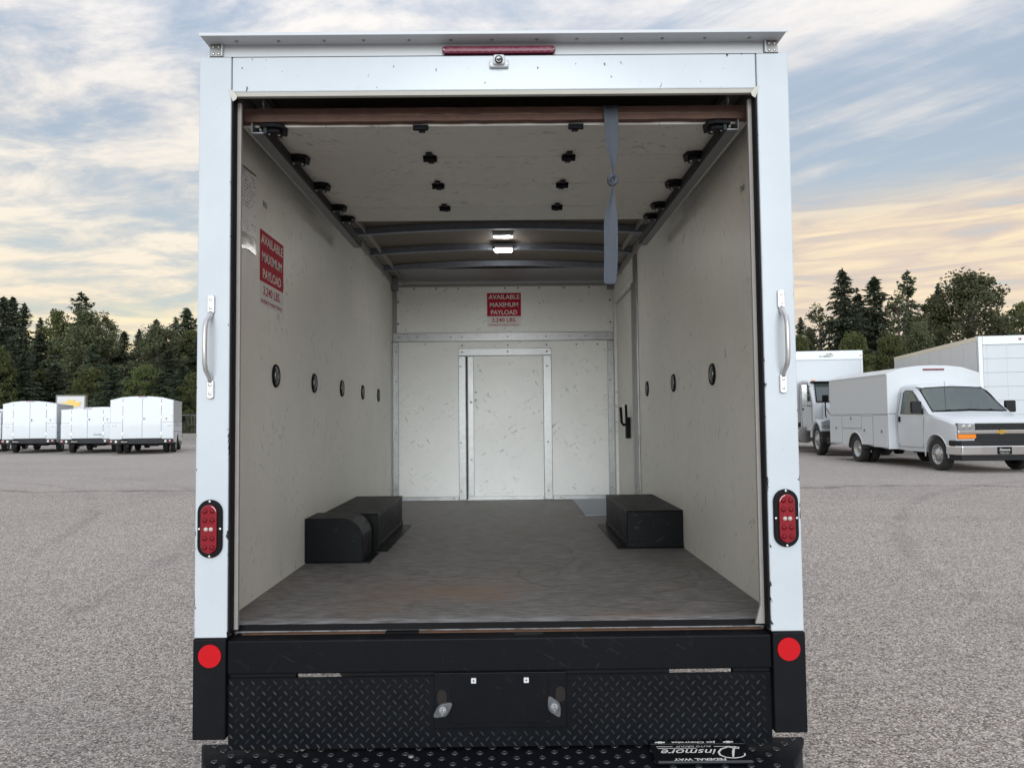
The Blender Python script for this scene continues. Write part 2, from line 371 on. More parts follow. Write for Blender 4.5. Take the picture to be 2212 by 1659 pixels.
    p = t.n('ShaderNodeBsdfPrincipled', {'Base Color': c, 'Roughness': .85, 'Normal': b, 'Specular IOR Level': .3})
    t.n('ShaderNodeOutputMaterial', {0: p}); return M
def paper(name):
    M = bpy.data.materials.new(name); M.use_nodes = True; t = NT(M.node_tree)
    tc = t.n('ShaderNodeTexCoord').outputs['Object']
    a = t.noise(t.map(tc, scale=(1, 95, 42)), 1, 3, .6)
    xs = t.n('ShaderNodeSeparateXYZ', {0: tc}); z = xs.outputs[2]
    row = t.math('FRACT', t.math('MULTIPLY', z, 68))
    ink = t.math('MULTIPLY', t.sst(a, .50, .56), t.math('GREATER_THAN', row, .45))
    reg = t.math('GREATER_THAN', t.noise(t.map(tc, scale=(1, 9, 9)), 1, 2), .44)
    c = t.mix(t.math('MULTIPLY', t.math('MULTIPLY', ink, reg), .75), (.78, .78, .80), (.06, .06, .10))
    p = t.n('ShaderNodeBsdfPrincipled', {'Base Color': c, 'Roughness': .3})
    t.n('ShaderNodeOutputMaterial', {0: p}); return M

WALL = (.81, .795, .74)
m_wall = scuffed('scuffed_wall', WALL, [((R(35), 0, 0), (1, 5, 48), .61, .65), ((R(-62), 0, 0), (1, 9, 66), .625, .665), ((R(80), 0, 0), (1, 5, 80), .625, .66)])
m_back = scuffed('scuffed_bulkhead', (.78, .775, .74), [((0, R(30), 0), (5, 1, 46), .60, .645), ((0, R(-55), 0), (8, 1, 58), .605, .65), ((0, 0, 0), (3, 1, 75), .605, .65)], bump=.15)
m_door = scuffed('scuffed_door', (.62, .60, .555), [((0, 0, R(30)), (9, 55, 1), .585, .635), ((0, 0, R(-50)), (12, 60, 1), .59, .64), ((0, 0, 0), (4, 90, 1), .575, .63)], rough=.40)
m_white = paint_chipped('chipped_white_paint')
m_cap = mat('white_cap', (.56, .585, .61), .4, var=.06, vscale=4, bump=.05)
m_lip = mat('cream_lip', (.52, .51, .46), .5, var=.1)
m_black = mat('black_paint', (.0055, .0058, .0078), .45, spec=.14, var=.35, vscale=9, bump=.1, bscale=90)
m_rubber = mat('black_rubber', (.005, .005, .0065), .6, spec=.15, var=.2)
m_beam = scuffed('scratched_black', (.0055, .006, .0085), [((0, R(58), 0), (3, 1, 90), .62, .645), ((0, R(-30), 0), (3, 1, 110), .63, .655), ((0, R(90), 0), (4, 1, 80), .64, .67)], rough=.42, dark=(.05, .05, .055), bump=.12, dirt=.25, amount=.7, spec=.09)
m_treadb = mat('tread_lit', (.026, .028, .032), .28, spec=.6)  # lighter than the plate: sky light on raised ridges put into the colour
m_tread = mat('tread_black', (.0035, .0045, .0065), .36, spec=.14, var=.35, vscale=7, bump=.08)
m_stepm = mat('step_black', (.0055, .0065, .0095), .55, spec=.10, var=.4, vscale=12, bump=.1)
m_floor = worn_floor('worn_deck')
m_alu = mat('aluminium', (.30, .30, .295), .40, .85, var=.42, vscale=17, bump=.06, bscale=120)
m_hand = mat('handle_alloy', (.56, .56, .56), .34, .6, var=.12, vscale=40)
m_galv = mat('galvanised', (.24, .265, .31), .48, .7, var=.28, vscale=24)
m_cove = mat('rolled_sheet', (.42, .42, .43), .38, .75)
m_track = mat('track_steel', (.22, .225, .24), .5, .5, var=.2)
m_jamb = mat('jamb_grey', (.31, .29, .275), .62, var=.22, vscale=20, bump=.15)
m_rust = mat('rusty_edge', (.16, .085, .05), .75, .2, var=.5, vscale=30, bump=.3)
m_rustd = mat('dark_rust', (.013, .009, .008), .9, var=.6, vscale=120, bump=.6, bscale=300)
m_wood = mat('brown_ply_edge', (.115, .058, .042), .7, var=.5, vscale=26, bump=.3, bscale=150)
m_ply2 = mat('pale_ply_edge', (.22, .16, .12), .75, var=.5, vscale=40, bump=.3, bscale=150)
m_boxblk = scuffed('scuffed_box', (.0030, .0045, .0052), [((R(20), R(30), R(30)), (20, 20, 70), .60, .645)], rough=.40, dark=(.10, .10, .10), bump=.1, dirt=.3, spec=.12, amount=.45)
m_red = mat('red_lens', (.22, .004, .012), .12, coat=.6, var=.15, vscale=60)
m_redd = mat('dark_red_lens', (.15, .004, .030), .2, coat=.5, var=.4, vscale=55)
m_led = mat('led_bead', (.15, .003, .008), .45, spec=.25)
m_ledc = mat('clear_bead', (.50, .48, .44), .15, coat=.5)
m_refl = mat('red_reflector', (.50, .004, .010), .4, spec=.2)
m_stred = mat('sticker_red', (.42, .008, .03), .6, spec=.2)
m_stwh = mat('sticker_white', (.70, .69, .66), .6, spec=.2)
m_chrome = mat('chrome', (.78, .79, .80), .10, 1)
m_scr = mat('screw_steel', (.45, .45, .45), .35, .8)
m_strap = mat('grey_webbing', (.062, .073, .092), .8, bump=.6, bscale=420, var=.2, vscale=40)
m_paper = paper('handwritten_sheet')
m_tape = mat('tape', (.30, .29, .26), .15, var=.3, vscale=50)
m_lamp = mat('lit_bar', (.9, .9, .9), .3, emit=(1, .98, .94), estr=72)
m_lamp_refl = mat('lamp_reflection', (.9, .9, .9), .3, emit=(1, .98, .94), estr=7)  # glow standing in for the dome light mirrored in the roof
m_roof = mat('roof_sheet', (.15, .122, .098), .6, var=.15, vscale=3)
m_lens = mat('black_glass', (.006, .006, .008), .05, coat=1)
m_grey = mat('grey_plastic', (.09, .095, .10), .35)
m_dish = mat('dish_steel', (.20, .21, .22), .3, .8, var=.3, vscale=60)
m_dk = mat('underbody', (.012, .012, .013), .7, var=.3)
m_ink = mat('print_ink', (.05, .05, .055), .5)
m_vwhite = mat('van_white', (.57, .60, .63), .38, coat=.22, var=.02, vscale=1.5)
m_vgap = mat('panel_gap', (.16, .165, .175), .6)
def clear_glass(name, tint, refl=.05):
    M = bpy.data.materials.new(name); M.use_nodes = True; t = NT(M.node_tree)
    fr = t.n('ShaderNodeFresnel', {'IOR': 1.5}).outputs[0]
    f = t.math('ADD', t.math('MULTIPLY', fr, .9), refl, clamp=True)
    mx = t.n('ShaderNodeMixShader', {0: f, 1: t.n('ShaderNodeBsdfTransparent', {'Color': (*tint, 1)}), 2: t.n('ShaderNodeBsdfGlossy', {'Roughness': .03, 'Color': (.9, .95, .95, 1)})})
    t.n('ShaderNodeOutputMaterial', {0: mx}); return M
m_glass = clear_glass('tinted_glass', (.62, .70, .67))
m_glassd = mat('dark_glass', (.055, .068, .066), .04, spec=.8, coat=.5)
m_cabin = mat('cabin_trim', (.10, .103, .105), .7, var=.2)
m_tyre = mat('tyre', (.018, .018, .019), .75, var=.25, vscale=20, bump=.2)
m_rim = mat('steel_rim', (.42, .43, .44), .28, .85, var=.12)
m_bump = mat('bumper_plastic', (.011, .012, .0145), .5, spec=.25, var=.2)
m_hl = mat('headlamp', (.30, .32, .34), .08, .3, coat=1)
m_amber = mat('amber_lens', (.78, .21, .01), .15, coat=.6)
m_gold = mat('gold_emblem', (.42, .26, .055), .35, .4)
m_trl = mat('trailer_panel', (.49, .52, .55), .4, var=.05, vscale=2)
m_trw = mat('trailer_side', (.66, .67, .68), .45, var=.06, vscale=2)
m_cream = mat('cream_rail', (.76, .70, .56), .45)
m_conc = mat('concrete', (.30, .28, .26), .85, var=.25, vscale=5, bump=.3)
m_sign = mat('sign_face', (.56, .57, .58), .4)
m_signf = mat('sign_frame', (.17, .16, .14), .5, var=.15)
m_bark = mat('bark', (.075, .06, .048), .9, var=.4, vscale=4, bump=.4, bscale=20)
m_fir = foliage('fir_needles', (.029, .041, .025), (.052, .067, .038), (.078, .092, .050), .18)
m_leaf = foliage('broad_leaves', (.078, .100, .036), (.13, .145, .055), (.19, .19, .08), .38)
m_grass = mat('rough_grass', (.07, .075, .035), .9, var=.45, vscale=.6, bump=.4, bscale=8)
m_lot = asphalt('old_asphalt')

# ------------------------------------------------------------------ ground
def sst(x): x = max(0, min(1, x)); return x*x*(3-2*x)
def hgt(y): return .29*sst((y-1.5)/11.5)
def sheet(name, xs, ys, zf, mt):
    v = [(x, y, zf(x, y)) for y in ys for x in xs]; n = len(xs)
    f = [(j*n+i, j*n+i+1, (j+1)*n+i+1, (j+1)*n+i) for j in range(len(ys)-1) for i in range(n-1)]
    me = bpy.data.meshes.new(name); me.from_pydata(v, [], f)
    return link(name, me, mt, smooth=True, kind='structure')
sheet('parking_lot', [-70, -30, -10, 0, 10, 30, 70], [-60, -20, 0]+[1.5+.5*i for i in range(25)]+[20, 30, 41], lambda x, y: hgt(y), m_lot)
sheet('ground', [-1200, -300, -60, 60, 300, 1200], [-900, -60, 0, 15, 39, 45, 60, 120, 300, 1500], lambda x, y: (-.25 if y < 40 else .1 if y < 100 else .1), m_grass)

# ------------------------------------------------------------------ the open box truck
T = empty('box_truck', (0, 0, 0), label='white box truck seen from behind with its rear door rolled up and empty cargo box', cat='truck')
for s in (-1, 1):
    P = box('rear_post', m_white, T, s*.925, s*1.037, 0, .046, .8215, 2.834, bevel=.004)
    box('black_liner', m_rubber, P, s*.9185, s*.9235, .006, .0455, .83, 2.70)
    box('post_foot', m_black, T, s*.928, s*1.04, -.002, .085, .483, .8195, bevel=.005)
    jb = MB().box(s*.906, s*.975, .047, .060, .90, 2.688)
    if s > 0: jb.prism([(.888, .836), (.945, .836), (.975, .9), (.906, .9)], .047, .060, 'y')
    else: jb.box(-.975, -.906, .047, .060, .836, .9)
    jb.obj('door_jamb', m_jamb, T)
    MB().prism(stadium(s*.981, .763, .0385, .0385, 16), -.0065, -.0025, 'y').obj('round_reflector', m_refl, T)
    # oval tail light
    cx, cz = s*.983, 1.19 if s < 0 else 1.205
    H = MB().prism(stadium(cx, cz, .0425, .0985, 14), -.012, -.001, 'y').obj('tail_light', m_rubber, T, bevel=.004)
    MB().prism(stadium(cx, cz, .0275, .0825, 14), -.021, -.0125, 'y').obj('red_lens', m_red, H, bevel=.005, seg=3)
    lb = MB()
    for i in range(5):
        if i == 2: continue
        for q in (-1, 1): lb.lathe([(.0095, 0), (.0085, .003), (.005, .0055), (0, .006)], (cx+q*.0125, -.0205, cz+(2-i)*.0305), n=10)
    lb.obj('led_beads', m_led, H, smooth=True)
    lb = MB()
    for q in (-1, 1): lb.lathe([(.0075, 0), (.006, .004), (0, .006)], (cx+q*.0085, -.0205, cz), n=10)
    lb.obj('reverse_bead', m_ledc, H, smooth=True)
    lb = MB()
    for a, b in ((0, .0925), (0, -.0925), (.036, 0), (-.036, 0)): lb.lathe([(.0045, 0), (.004, .002), (0, .003)], (cx+a, -.012, cz+b), n=8)
    lb.obj('screws', m_scr, H)
    # grab handle
    hx = s*.9865
    G = MB().tube([(hx, -.006, 1.930), (hx, -.012, 1.918), (hx, -.046, 1.893), (hx, -.056, 1.870), (hx, -.058, 1.81), (hx, -.056, 1.752), (hx, -.046, 1.729), (hx, -.012, 1.704), (hx, -.006, 1.692)], .0085, 10).obj('grab_handle', m_hand, T, smooth=True)
    for z0 in (1.925, 1.632):
        pd = MB().prism(rrect(hx-.012, hx+.012, z0, z0+.066, .008), -.0105, -.0005, 'y').obj('handle_foot', m_hand, G, bevel=.002)
    lb = MB()
    for z0 in (1.945, 1.975, 1.650, 1.680): lb.lathe([(.0058, 0), (.0045, .003), (0, .0035)], (hx, -.0105, z0), n=10)
    lb.obj('screws', m_scr, G)
# header, roof cap
box('header', m_white, T, -.9225, .9225, .0015, .035, 2.708, 2.8335, bevel=.004)
MB().prism([(.0025, 2.7075), (.034, 2.7075), (.034, 2.699), (.0075, 2.695)], -.922, .922, 'x').obj('header_lip', m_lip, T)
for s in (-1, 1):   # torn sealant at the two upper corners of the opening
    MB().add([(s*.935, -.002, 2.716), (s*.918, -.003, 2.712), (s*.902, -.004, 2.690), (s*.906, -.005, 2.678), (s*.917, -.004, 2.672), (s*.924, -.003, 2.690)], [(0, 1, 2, 3, 4, 5)]).obj('torn_sealant', m_lip, T).modifiers.new('thick', 'SOLIDIFY').thickness = .002
mb = MB().box(-1.016, 1.016, -.058, .11, 2.885, 2.889).box(-1.016, 1.016, -.060, -.0565, 2.879, 2.890)
CAP = mb.obj('roof_cap', m_cap, T, bevel=.001)
rv = MB()
for i in range(13): rv.lathe([(.0065, 0), (.005, .003), (0, .004)], (-.90+i*.15+random.uniform(-.01, .01), -.01, 2.885), axis=(0, 0, -1), n=8)
rv.obj('rivets', m_alu, CAP)
box('cap_fascia', m_cap, T, -.966, .956, .018, .03, 2.838, 2.8845)
for s in (-1, 1):
    B = box('end_bracket', m_alu, T, s*.960, s*1.006, .010, .024, 2.840, 2.8845, bevel=.003)
    lb = MB()
    for z0 in (2.850, 2.874):
        for q in (-.009, .010): lb.lathe([(.006, 0), (.004, .004), (0, .005)], (s*.984+q, .010, z0), n=8)
    lb.obj('screws', m_scr, B)
    box('bracket_flange', m_cap, B, s*.9585, s*.962, .002, .020, 2.840, 2.8845)
box('roof_front_gap', m_rubber, T, -1.006, 1.006, .012, .06, 2.8338, 2.8395)
BL = MB().prism(stadium(.0155, 2.8535, .2005, .0125, 10), -.004, .0175, 'y').obj('brake_light_bar', m_redd, T, bevel=.004)
lb = MB()
for i in range(15): lb.prism(rrect(-.162+i*.0245, -.142+i*.0245, 2.846, 2.862, .003, 2), -.0058, -.0038, 'y')
lb.obj('led_segments', m_redd, BL)
lb = MB()
for q in (-.178, .209): lb.lathe([(.006, 0), (.005, .003), (0, .004)], (q, -.004, 2.854), n=10)
lb.obj('screws', m_redd, BL)
RC = MB().prism(rrect(-.018, .0495, 2.785, 2.811, .006), -.014, .0012, 'y').obj('reversing_camera', m_cap, T, bevel=.003)
MB().prism(rrect(-.004, .036, 2.790, 2.824, .007), -.026, -.013, 'y').obj('camera_hood', m_cap, RC, bevel=.004)
MB().lathe([(.0005, .004), (.008, .0065), (.0125, .006), (.0145, .003), (.0145, 0)], (.0155, -.026, 2.804), n=20).obj('camera_lens', m_lens, RC, smooth=True)
lb = MB()
for q in (-.011, .0425): lb.lathe([(.005, 0), (.004, .0015), (0, .002)], (q, -.014, 2.797), n=10)
lb.obj('screws', m_scr, RC)

# cargo box shell
box('floor', m_floor, T, -.996, .998, .102, 4.124, .80, .836)
FE = MB().box(-.974, .974, .096, .106, .816, .8372).obj('floor_edge', m_rubber, T, bevel=.002)
LW = box('side_wall', m_wall, T, -1.030, -.996, .118, 4.16, .836, 2.86)
MB().box(.998, 1.030, .118, 2.98, .836, 2.86).box(.998, 1.030, 2.98, 4.16, 2.64, 2.86).box(.998, 1.030, 4.10, 4.16, .836, 2.64).obj('side_wall', m_wall, T)
for s in (-1, 1): box('outer_skin', m_cap, T, s*1.0305, s*1.0365, .071, 4.18, .70, 2.875)
box('front_skin', m_cap, T, -1.03, 1.03, 4.162, 4.18, .70, 2.875)
BW = box('bulkhead', m_back, T, -.995, .997, 4.124, 4.160, .836, 2.872)
# roof with slight crown, bows, rails
mb = MB()
arc = lambda x: 2.876-.035*(x/1.0)**2
xs = [-1.03+2.06*i/16 for i in range(17)]
mb.prism([(x, arc(x)) for x in xs]+[(x, arc(x)+.008) for x in reversed(xs)], .112, 4.18, 'y')
mb.obj('roof_sheet', m_roof, T, smooth=False)
for y0 in (.7, 1.25, 1.8, 2.38, 2.98, 3.58):
    MB().prism([(x*.96, arc(x)-.045) for x in xs]+[(x*.96, arc(x)-.002) for x in reversed(xs)], y0, y0+.045, 'y').obj('roof_bow', m_galv, T)
for s in (-1, 1):
    MB().box(s*.905, s*.9955, .20, 4.11, 2.842, 2.862).box(s*.905, s*.915, .20, 4.11, 2.81, 2.842).box(s*.9855, s*.9958, .20, 4.11, 2.775, 2.842).obj('roof_rail', m_jamb, T, bevel=.003)
    box('rail_end', m_track, T, s*.94, s*.993, 4.03, 4.10, 2.715, 2.805)
# cove sheet over bulkhead
cp = [(4.121, 2.762), (4.110, 2.775)]+[(4.105-.36*(1-math.cos(R(a))), 2.785+.055*math.sin(R(a))) for a in range(0, 91, 9)]
cp2 = [(y+.004, z+.006) for y, z in reversed(cp)]
MB().prism(cp+cp2, -.90, .90, 'x').obj('cove_sheet', m_cove, T, smooth=False)
MB().box(-.985, .985, 4.108, 4.1225, 2.752, 2.768).obj('cove_lip', m_jamb, T, bevel=.002)
# bulkhead trim
box('upper_panel', m_back, T, -.985, .985, 4.1185, 4.1235, 2.337, 2.751)
box('cross_rail', m_alu, T, -.990, .990, 4.108, 4.1232, 2.258, 2.334, bevel=.003)
for x0, x1 in ((-.985, -.405), (.430, .985)): box('lower_panel', m_back, T, x0, x1, 4.1188, 4.1235, .876, 2.256)
box('frame_top', m_alu, T, -.405, .430, 4.107, 4.1233, 2.126, 2.192, bevel=.003)
box('frame_stile', m_alu, T, -.404, -.340, 4.105, 4.1234, .84, 2.124, bevel=.003)
box('frame_stile', m_alu, T, .356, .430, 4.102, 4.1234, .84, 2.124, bevel=.003)
box('frame_gap', m_dk, T, -.3375, -.3255, 4.119, 4.1236, .84, 2.123)
BD = box('sliding_door', m_back, T, -.320, .354, 4.1095, 4.1180, .872, 2.122)
box('door_edge', m_alu, BD, -.3205, -.268, 4.101, 4.1093, .872, 2.121, bevel=.003)
lb = MB()
for q, z0 in ((-.292, 1.71), (-.292, 1.20), (-.25, 1.80), (-.25, 1.73)): lb.lathe([(.010, 0), (.008, .004), (0, .006)], (q, 4.101, z0), n=10)
lb.obj('screws', m_scr, BD)
for x0, x1 in ((-.99, -.407), (-.318, .352), (.432, .99)): box('kick_strip', m_alu, T, x0, x1, 4.104, 4.1187, .8375, .872, bevel=.002)
for s in (-1, 1):
    x0, x1 = (-.9955, -.94) if s < 0 else (.935, .992)
    CT = box('corner_trim', m_alu, T, x0, x1, 4.1105, 4.1184, .872, 2.255, bevel=.003)
    if s < 0: box('trim_leg', m_alu, CT, -.9955, -.989, 4.02, 4.11, .872, 2.255, bevel=.002)
box('corner_trim', m_jamb, T, -.9958, -.955, 4.112, 4.1182, 2.337, 2.75)
rv = MB()
def riv(x, z, y=4.106, r=.0085): rv.lathe([(r, 0), (r*.8, r*.45), (0, r*.6)], (x, y, z), n=8)
for x in (-.94, -.77, -.47, -.37, .04, .385, .60, .74, .93): riv(x, 2.297, 4.108)
for x in (-.37, .04, .39, .66, .85): riv(x, 2.222, 4.1187)
for x in (-.37, .04, .39): riv(x, 2.16, 4.107)
for z in (2.03, 1.35, .92): riv(-.385, z, 4.105); riv(.392, z, 4.102)
for z in (2.17, 1.90, 1.44, .94): riv(-.965, z, 4.1105); riv(.955, z, 4.1105)
for x in (-.45, .50, .93): riv(x, .855, 4.104, .007)
for x in (-.80, -.60, -.40, .02, .14, .33, .55, .78, .96): riv(x, 2.737, 4.1185, .009)
for z in (2.62, 2.42): riv(-.945, z, 4.1185, .010); riv(.968, z, 4.1185, .010)
rv.obj('rivets', m_track, T, kind='stuff')
# side door at the far right
DR = box('side_door', m_wall, T, 1.020, 1.029, 3.16, 4.075, .86, 2.565)
box('door_edge', m_alu, DR, 1.006, 1.0195, 3.135, 3.175, .86, 2.565, bevel=.002)
box('door_head', m_wall, T, 1.002, 1.028, 2.985, 4.098, 2.585, 2.638)
box('door_post', m_alu, T, .984, 1.024, 3.00, 3.09, .84, 2.58, bevel=.004)
box('door_post_trim', m_alu, T, .982, .9975, 2.86, 2.975, .84, 2.76, bevel=.003)
box('door_sill', m_galv, T, .60, .996, 2.98, 4.10, .8362, .8405)
HD = MB().tube([(1.015, 3.44, 1.50), (.965, 3.45, 1.50), (.955, 3.46, 1.52), (.955, 3.50, 1.64)], .011, 8).obj('door_handle', m_rubber, T)
MB().box(.985, 1.018, 3.42, 3.47, 1.39, 1.56).tube([(1.0, 3.40, 1.50), (.985, 3.40, 1.53), (.98, 3.39, 1.66)], .010, 8).obj('latch', m_rubber, HD)
# lashing dishes in both walls
def dish(x, y, z, sg):
    D = MB().lathe([(.038, .001), (.042, .007), (.048, .008), (.052, .004), (.052, 0)], (x, y, z), axis=(sg, 0, 0), n=24).obj('lashing_dish', m_rubber, T, smooth=True)
    MB().lathe([(0.0, .0012), (.020, .0012), (.030, .0018), (.040, .0052)], (x, y, z), axis=(sg, 0, 0), n=24).obj('dish_pan', m_dish, D, smooth=True)
    pts = [(x+sg*.007, y+.026*math.cos(R(a)), z+.026*math.sin(R(a))) for a in range(0, 361, 24)]
    MB().tube(pts, .0042, 6, False).obj('lashing_ring', m_alu, D, smooth=True)
    MB().box(x+sg*.002, x+sg*.010, y-.006, y+.006, z-.034, z+.034).obj('ring_keeper', m_grey, D, bevel=.002)
for y in (.742, 1.40, 2.064, 2.729, 3.373): dish(-.996, y, 1.755, 1)
for y in (.916, 1.735, 2.551): dish(.998, y, 1.753, -1)
# wheel boxes, filler box
for s in (-1, 1):
    y1 = 2.52 if s < 0 else 2.45; xw = .996 if s < 0 else .998
    WB = box('wheel_box', m_boxblk, T, s*.687, s*xw, 1.57, y1, .842, 1.036, bevel=.004)
    box('box_lid', m_boxblk, WB, s*.684, s*xw, 1.567, y1+.002, 1.0365, 1.0425, bevel=.002)
    box('box_skirt', m_boxblk, WB, s*.683, s*xw, 1.566, y1+.004, .8415, .872, bevel=.002)
    box('floor_flange', m_boxblk, WB, s*.630, s*xw, 1.555, y1+.05, .8368, .8412, bevel=.001)
r = .105
prof = [(-.995, .8445), (-.702, .8445)]+[(-.702-r+r*math.cos(R(a)), 1.062-r+r*math.sin(R(a))) for a in range(0, 91, 10)]+[(-.995, 1.062)]
FB = MB().prism(prof, 1.222, 1.47, 'y').obj('filler_box', m_boxblk, T, bevel=.003)
pin = [(x*1.0+(-.004 if x > -.9 else .004), z+(.006 if z < .9 else -.004)) for x, z in prof]
MB().prism(pin, 1.2185, 1.2215, 'y').obj('end_plate', m_boxblk, FB)
box('floor_flange', m_boxblk, FB, -.995, -.668, 1.235, 1.50, .8368, .8438, bevel=.001)

# roll-up door, open under the roof
ys = [(.176, .505), (.509, .872), (.876, 1.240), (1.244, 1.505)]
DOOR = box('roll_up_door', m_door, T, -.945, .945, *ys[0], 2.651, 2.674, bevel=.002)
for a, b in ys[1:]: box('door_panel', m_door, DOOR, -.945, .945, a, b, 2.651, 2.674, bevel=.002)
mb = MB()
nn = 46
for (z0, z1, y0) in ((2.686, 2.709, .146), (2.659, 2.681, .144)):
    v = []; fcs = []
    for i in range(nn+1):
        x = -.947+1.892*i/nn
        j = random.uniform(-.0012, .0012); kq = random.uniform(-.0015, .0015)
        v += [(x, y0+j, z0+kq), (x, y0+j, z1+kq*.6), (x, .175, z1+kq*.6), (x, .175, z0+kq)]
    for i in range(nn):
        for k in range(4): fcs.append((i*4+k, i*4+(k+1) % 4, i*4+4+(k+1) % 4, i*4+4+k))
    mb.add(v, fcs)
mb.obj('wood_edge', m_wood, DOOR)
mb = MB()
v = []; fcs = []
for i in range(nn+1):
    x = -.945+1.89*i/nn; j = random.uniform(-.0025, .0015)
    v += [(x, .1485+j, 2.6805), (x, .1485+j, 2.6865), (x, .17, 2.6865), (x, .17, 2.6805)]
for i in range(nn):
    for k in range(4): fcs.append((i*4+k, i*4+(k+1) % 4, i*4+4+(k+1) % 4, i*4+4+k))
mb.add(v, fcs); mb.obj('pale_ply_layer', m_ply2, DOOR)
for q in (-.862, .868):
    MB().cyl((q, .162, 2.709), (q, .162, 2.724), .004, 8).cyl((q, .162, 2.724), (q, .162, 2.742), .007, 8).box(q-.016, q+.016, .152, .172, 2.709, 2.713).obj('cable_bolt', m_alu, DOOR)
def hinge(x, y, half=False):
    out = [(-.030, -.026), (.030, -.026), (.030, .010), (.016, .016), (.012, .036), (-.012, .036), (-.016, .016), (-.030, .010)]
    o2 = [(-.030, -.012), (-.016, -.016), (-.012, -.036), (.012, -.036), (.016, -.016), (.030, -.012), (.030, .012), (.016, .016), (.012, .036), (-.012, .036), (-.016, .016), (-.030, .012)]
    if half: o2 = [(-.030, -.004), (.030, -.004), (.030, .012), (.016, .016), (.012, .034), (-.012, .034), (-.016, .016), (-.030, .012)]
    H = MB().prism([(x+a*.95, y+b*1.75) for a, b in o2], 2.6440, 2.6505, 'z').obj('hinge', m_black, DOOR, bevel=.001)
    MB().cyl((x-.028, y, 2.640), (x+.028, y, 2.640), .010, 8).obj('hinge_pin', m_black, H)
for x in (-.28, .30):
    hinge(x, .166, True)
    for y in (.507, .874, 1.242): hinge(x, y)
def roller(x, y, s):
    o2 = [(-.045, -.020), (.010, -.024), (.040, -.016), (.046, .006), (.030, .034), (.006, .030), (-.012, .014), (-.045, .012)]
    RB = MB().prism([(x-s*a, y+b*1.8) for a, b in o2], 2.636, 2.6502, 'z').prism([(x-s*a*.6, y+b*1.1) for a, b in o2], 2.622, 2.6362, 'z').obj('roller_bracket', m_black, DOOR, bevel=.002)
    MB().cyl((x, y, 2.634), (x-s*-.052, y, 2.634), .005, 8).lathe([(.001, 0), (.021, .001), (.021, .010), (.001, .011)], (x+s*.04, y, 2.634), axis=(s, 0, 0), n=14).obj('roller', m_grey, RB)
    lb = MB()
    for a, b in ((-.020, -.004), (.014, .006)): lb.lathe([(.006, 0), (.005, .003), (0, .004)], (x-s*a, y+b, 2.622), axis=(0, 0, -1), n=8)
    lb.obj('bolts', m_scr, RB)
for s in (-1, 1):
    for y in (.172, .490, .855, 1.208, 1.418): roller(s*.826, y, s)
    TK = MB().box(s*.858, s*.902, .14, 1.94, 2.614, 2.619).box(s*.8985, s*.9025, .14, 1.94, 2.619, 2.655).prism([(s*.858, 1.94), (s*.902, 1.94), (s*.902, 1.965), (s*.888, 1.985), (s*.868, 1.980)], 2.614, 2.619, 'z').obj('door_track', m_track, T, bevel=.001)
    box('track_channel', m_dk, TK, s*.846, s*.8575, .14, 1.94, 2.614, 2.648)
    lb = MB()
    for i in range(9): lb.lathe([(.007, 0), (.005, .004), (0, .005)], ((-.996 if s < 0 else .998), .55+i*.38, 2.762), axis=(-s, 0, 0), n=8)
    lb.obj('rail_rivets', m_track, T)
MB().cyl((-.9, .125, 2.775), (.9, .125, 2.775), .016, 12).obj('spring_shaft', m_black, T)
for x0, x1 in ((-.82, -.25), (.05, .70)):
    MB().cyl((x0, .125, 2.775), (x1, .125, 2.775), .028, 14).obj('door_spring', m_black, T)
# dome light; the second entry is its roof reflection, added as a glowing fixture
for y0, z0, hw, nm in ((2.955, 2.818, .070, 'dome_light_and_reflection'), (2.70, 2.855, .072, 'dome_light_and_reflection')):
    L = MB().prism(rrect(.014-hw, .014+hw, y0-.05, y0+.024, .012), z0, z0+.02, 'z').obj(nm, m_cap, T, bevel=.003)
    MB().prism(rrect(.014-hw+.006, .014+hw-.006, y0-(.046 if z0 < 2.83 else .022), y0+.020, .010), z0-(.014 if z0 < 2.83 else .004), z0-.0005, 'z').obj('lit_bar', m_lamp if z0 < 2.83 else m_lamp_refl, L, bevel=.004)
# stickers
def payload_sticker(mx, name='payload_sticker'):
    """mx: frame with x right, y up, z out; sticker is .325 wide x .315 tall"""
    def plate(x0, x1, y0, y1, z0, z1, mt, nm, par):
        mb = MB().box(x0, x1, y0, y1, z0, z1); me = mb.me(nm); me.transform(mx); return link(nm, me, mt, par)
    P = plate(-.1625, .1625, -.158, .158, .0006, .0014, m_stwh, name, T)
    plate(-.1625, .1625, -.060, .158, .0014, .0020, m_stred, 'red_field', P)
    for tx, y, wd, ht in (('AVAILABLE', .121, .300, .042), ('MAXIMUM', .048, .272, .042), ('PAYLOAD', -.024, .252, .042)):
        lettering(tx, m_stwh, P, mx @ Matrix.Translation((0, y, .0026)), wd, ht, bold=.018)
    lettering('3,240 LBS.', m_stred, P, mx @ Matrix.Translation((0, -.098, .0020)), .235, .044, bold=.016)
    lettering('DISTRIBUTE WEIGHT EVENLY', m_stred, P, mx @ Matrix.Translation((0, -.142, .0020)), .295, .015, bold=.012)
payload_sticker(frame((-.996, .683, 2.203), (0, 1, 0), (0, 0, 1)))
mx = frame((.0105, 4.1183, 2.540), (1, 0, 0), (0, 0, 1)) @ Matrix.Diagonal((.94, .965, 1, 1))
payload_sticker(mx)
lettering('8000', m_ink, T, frame((-.9952, .585, 2.478), (0, 1, 0), (0, 0, 1)), .055, .026, name='stencilled_number')
ST = MB().prism(rrect(.372, .452, 2.452, 2.515, .015), .9970, .9978, 'x').obj('small_sticker', m_stwh, T)
lettering('7000', m_ink, ST, frame((.9965, .412, 2.478), (0, -1, 0), (0, 0, 1)), .055, .026)
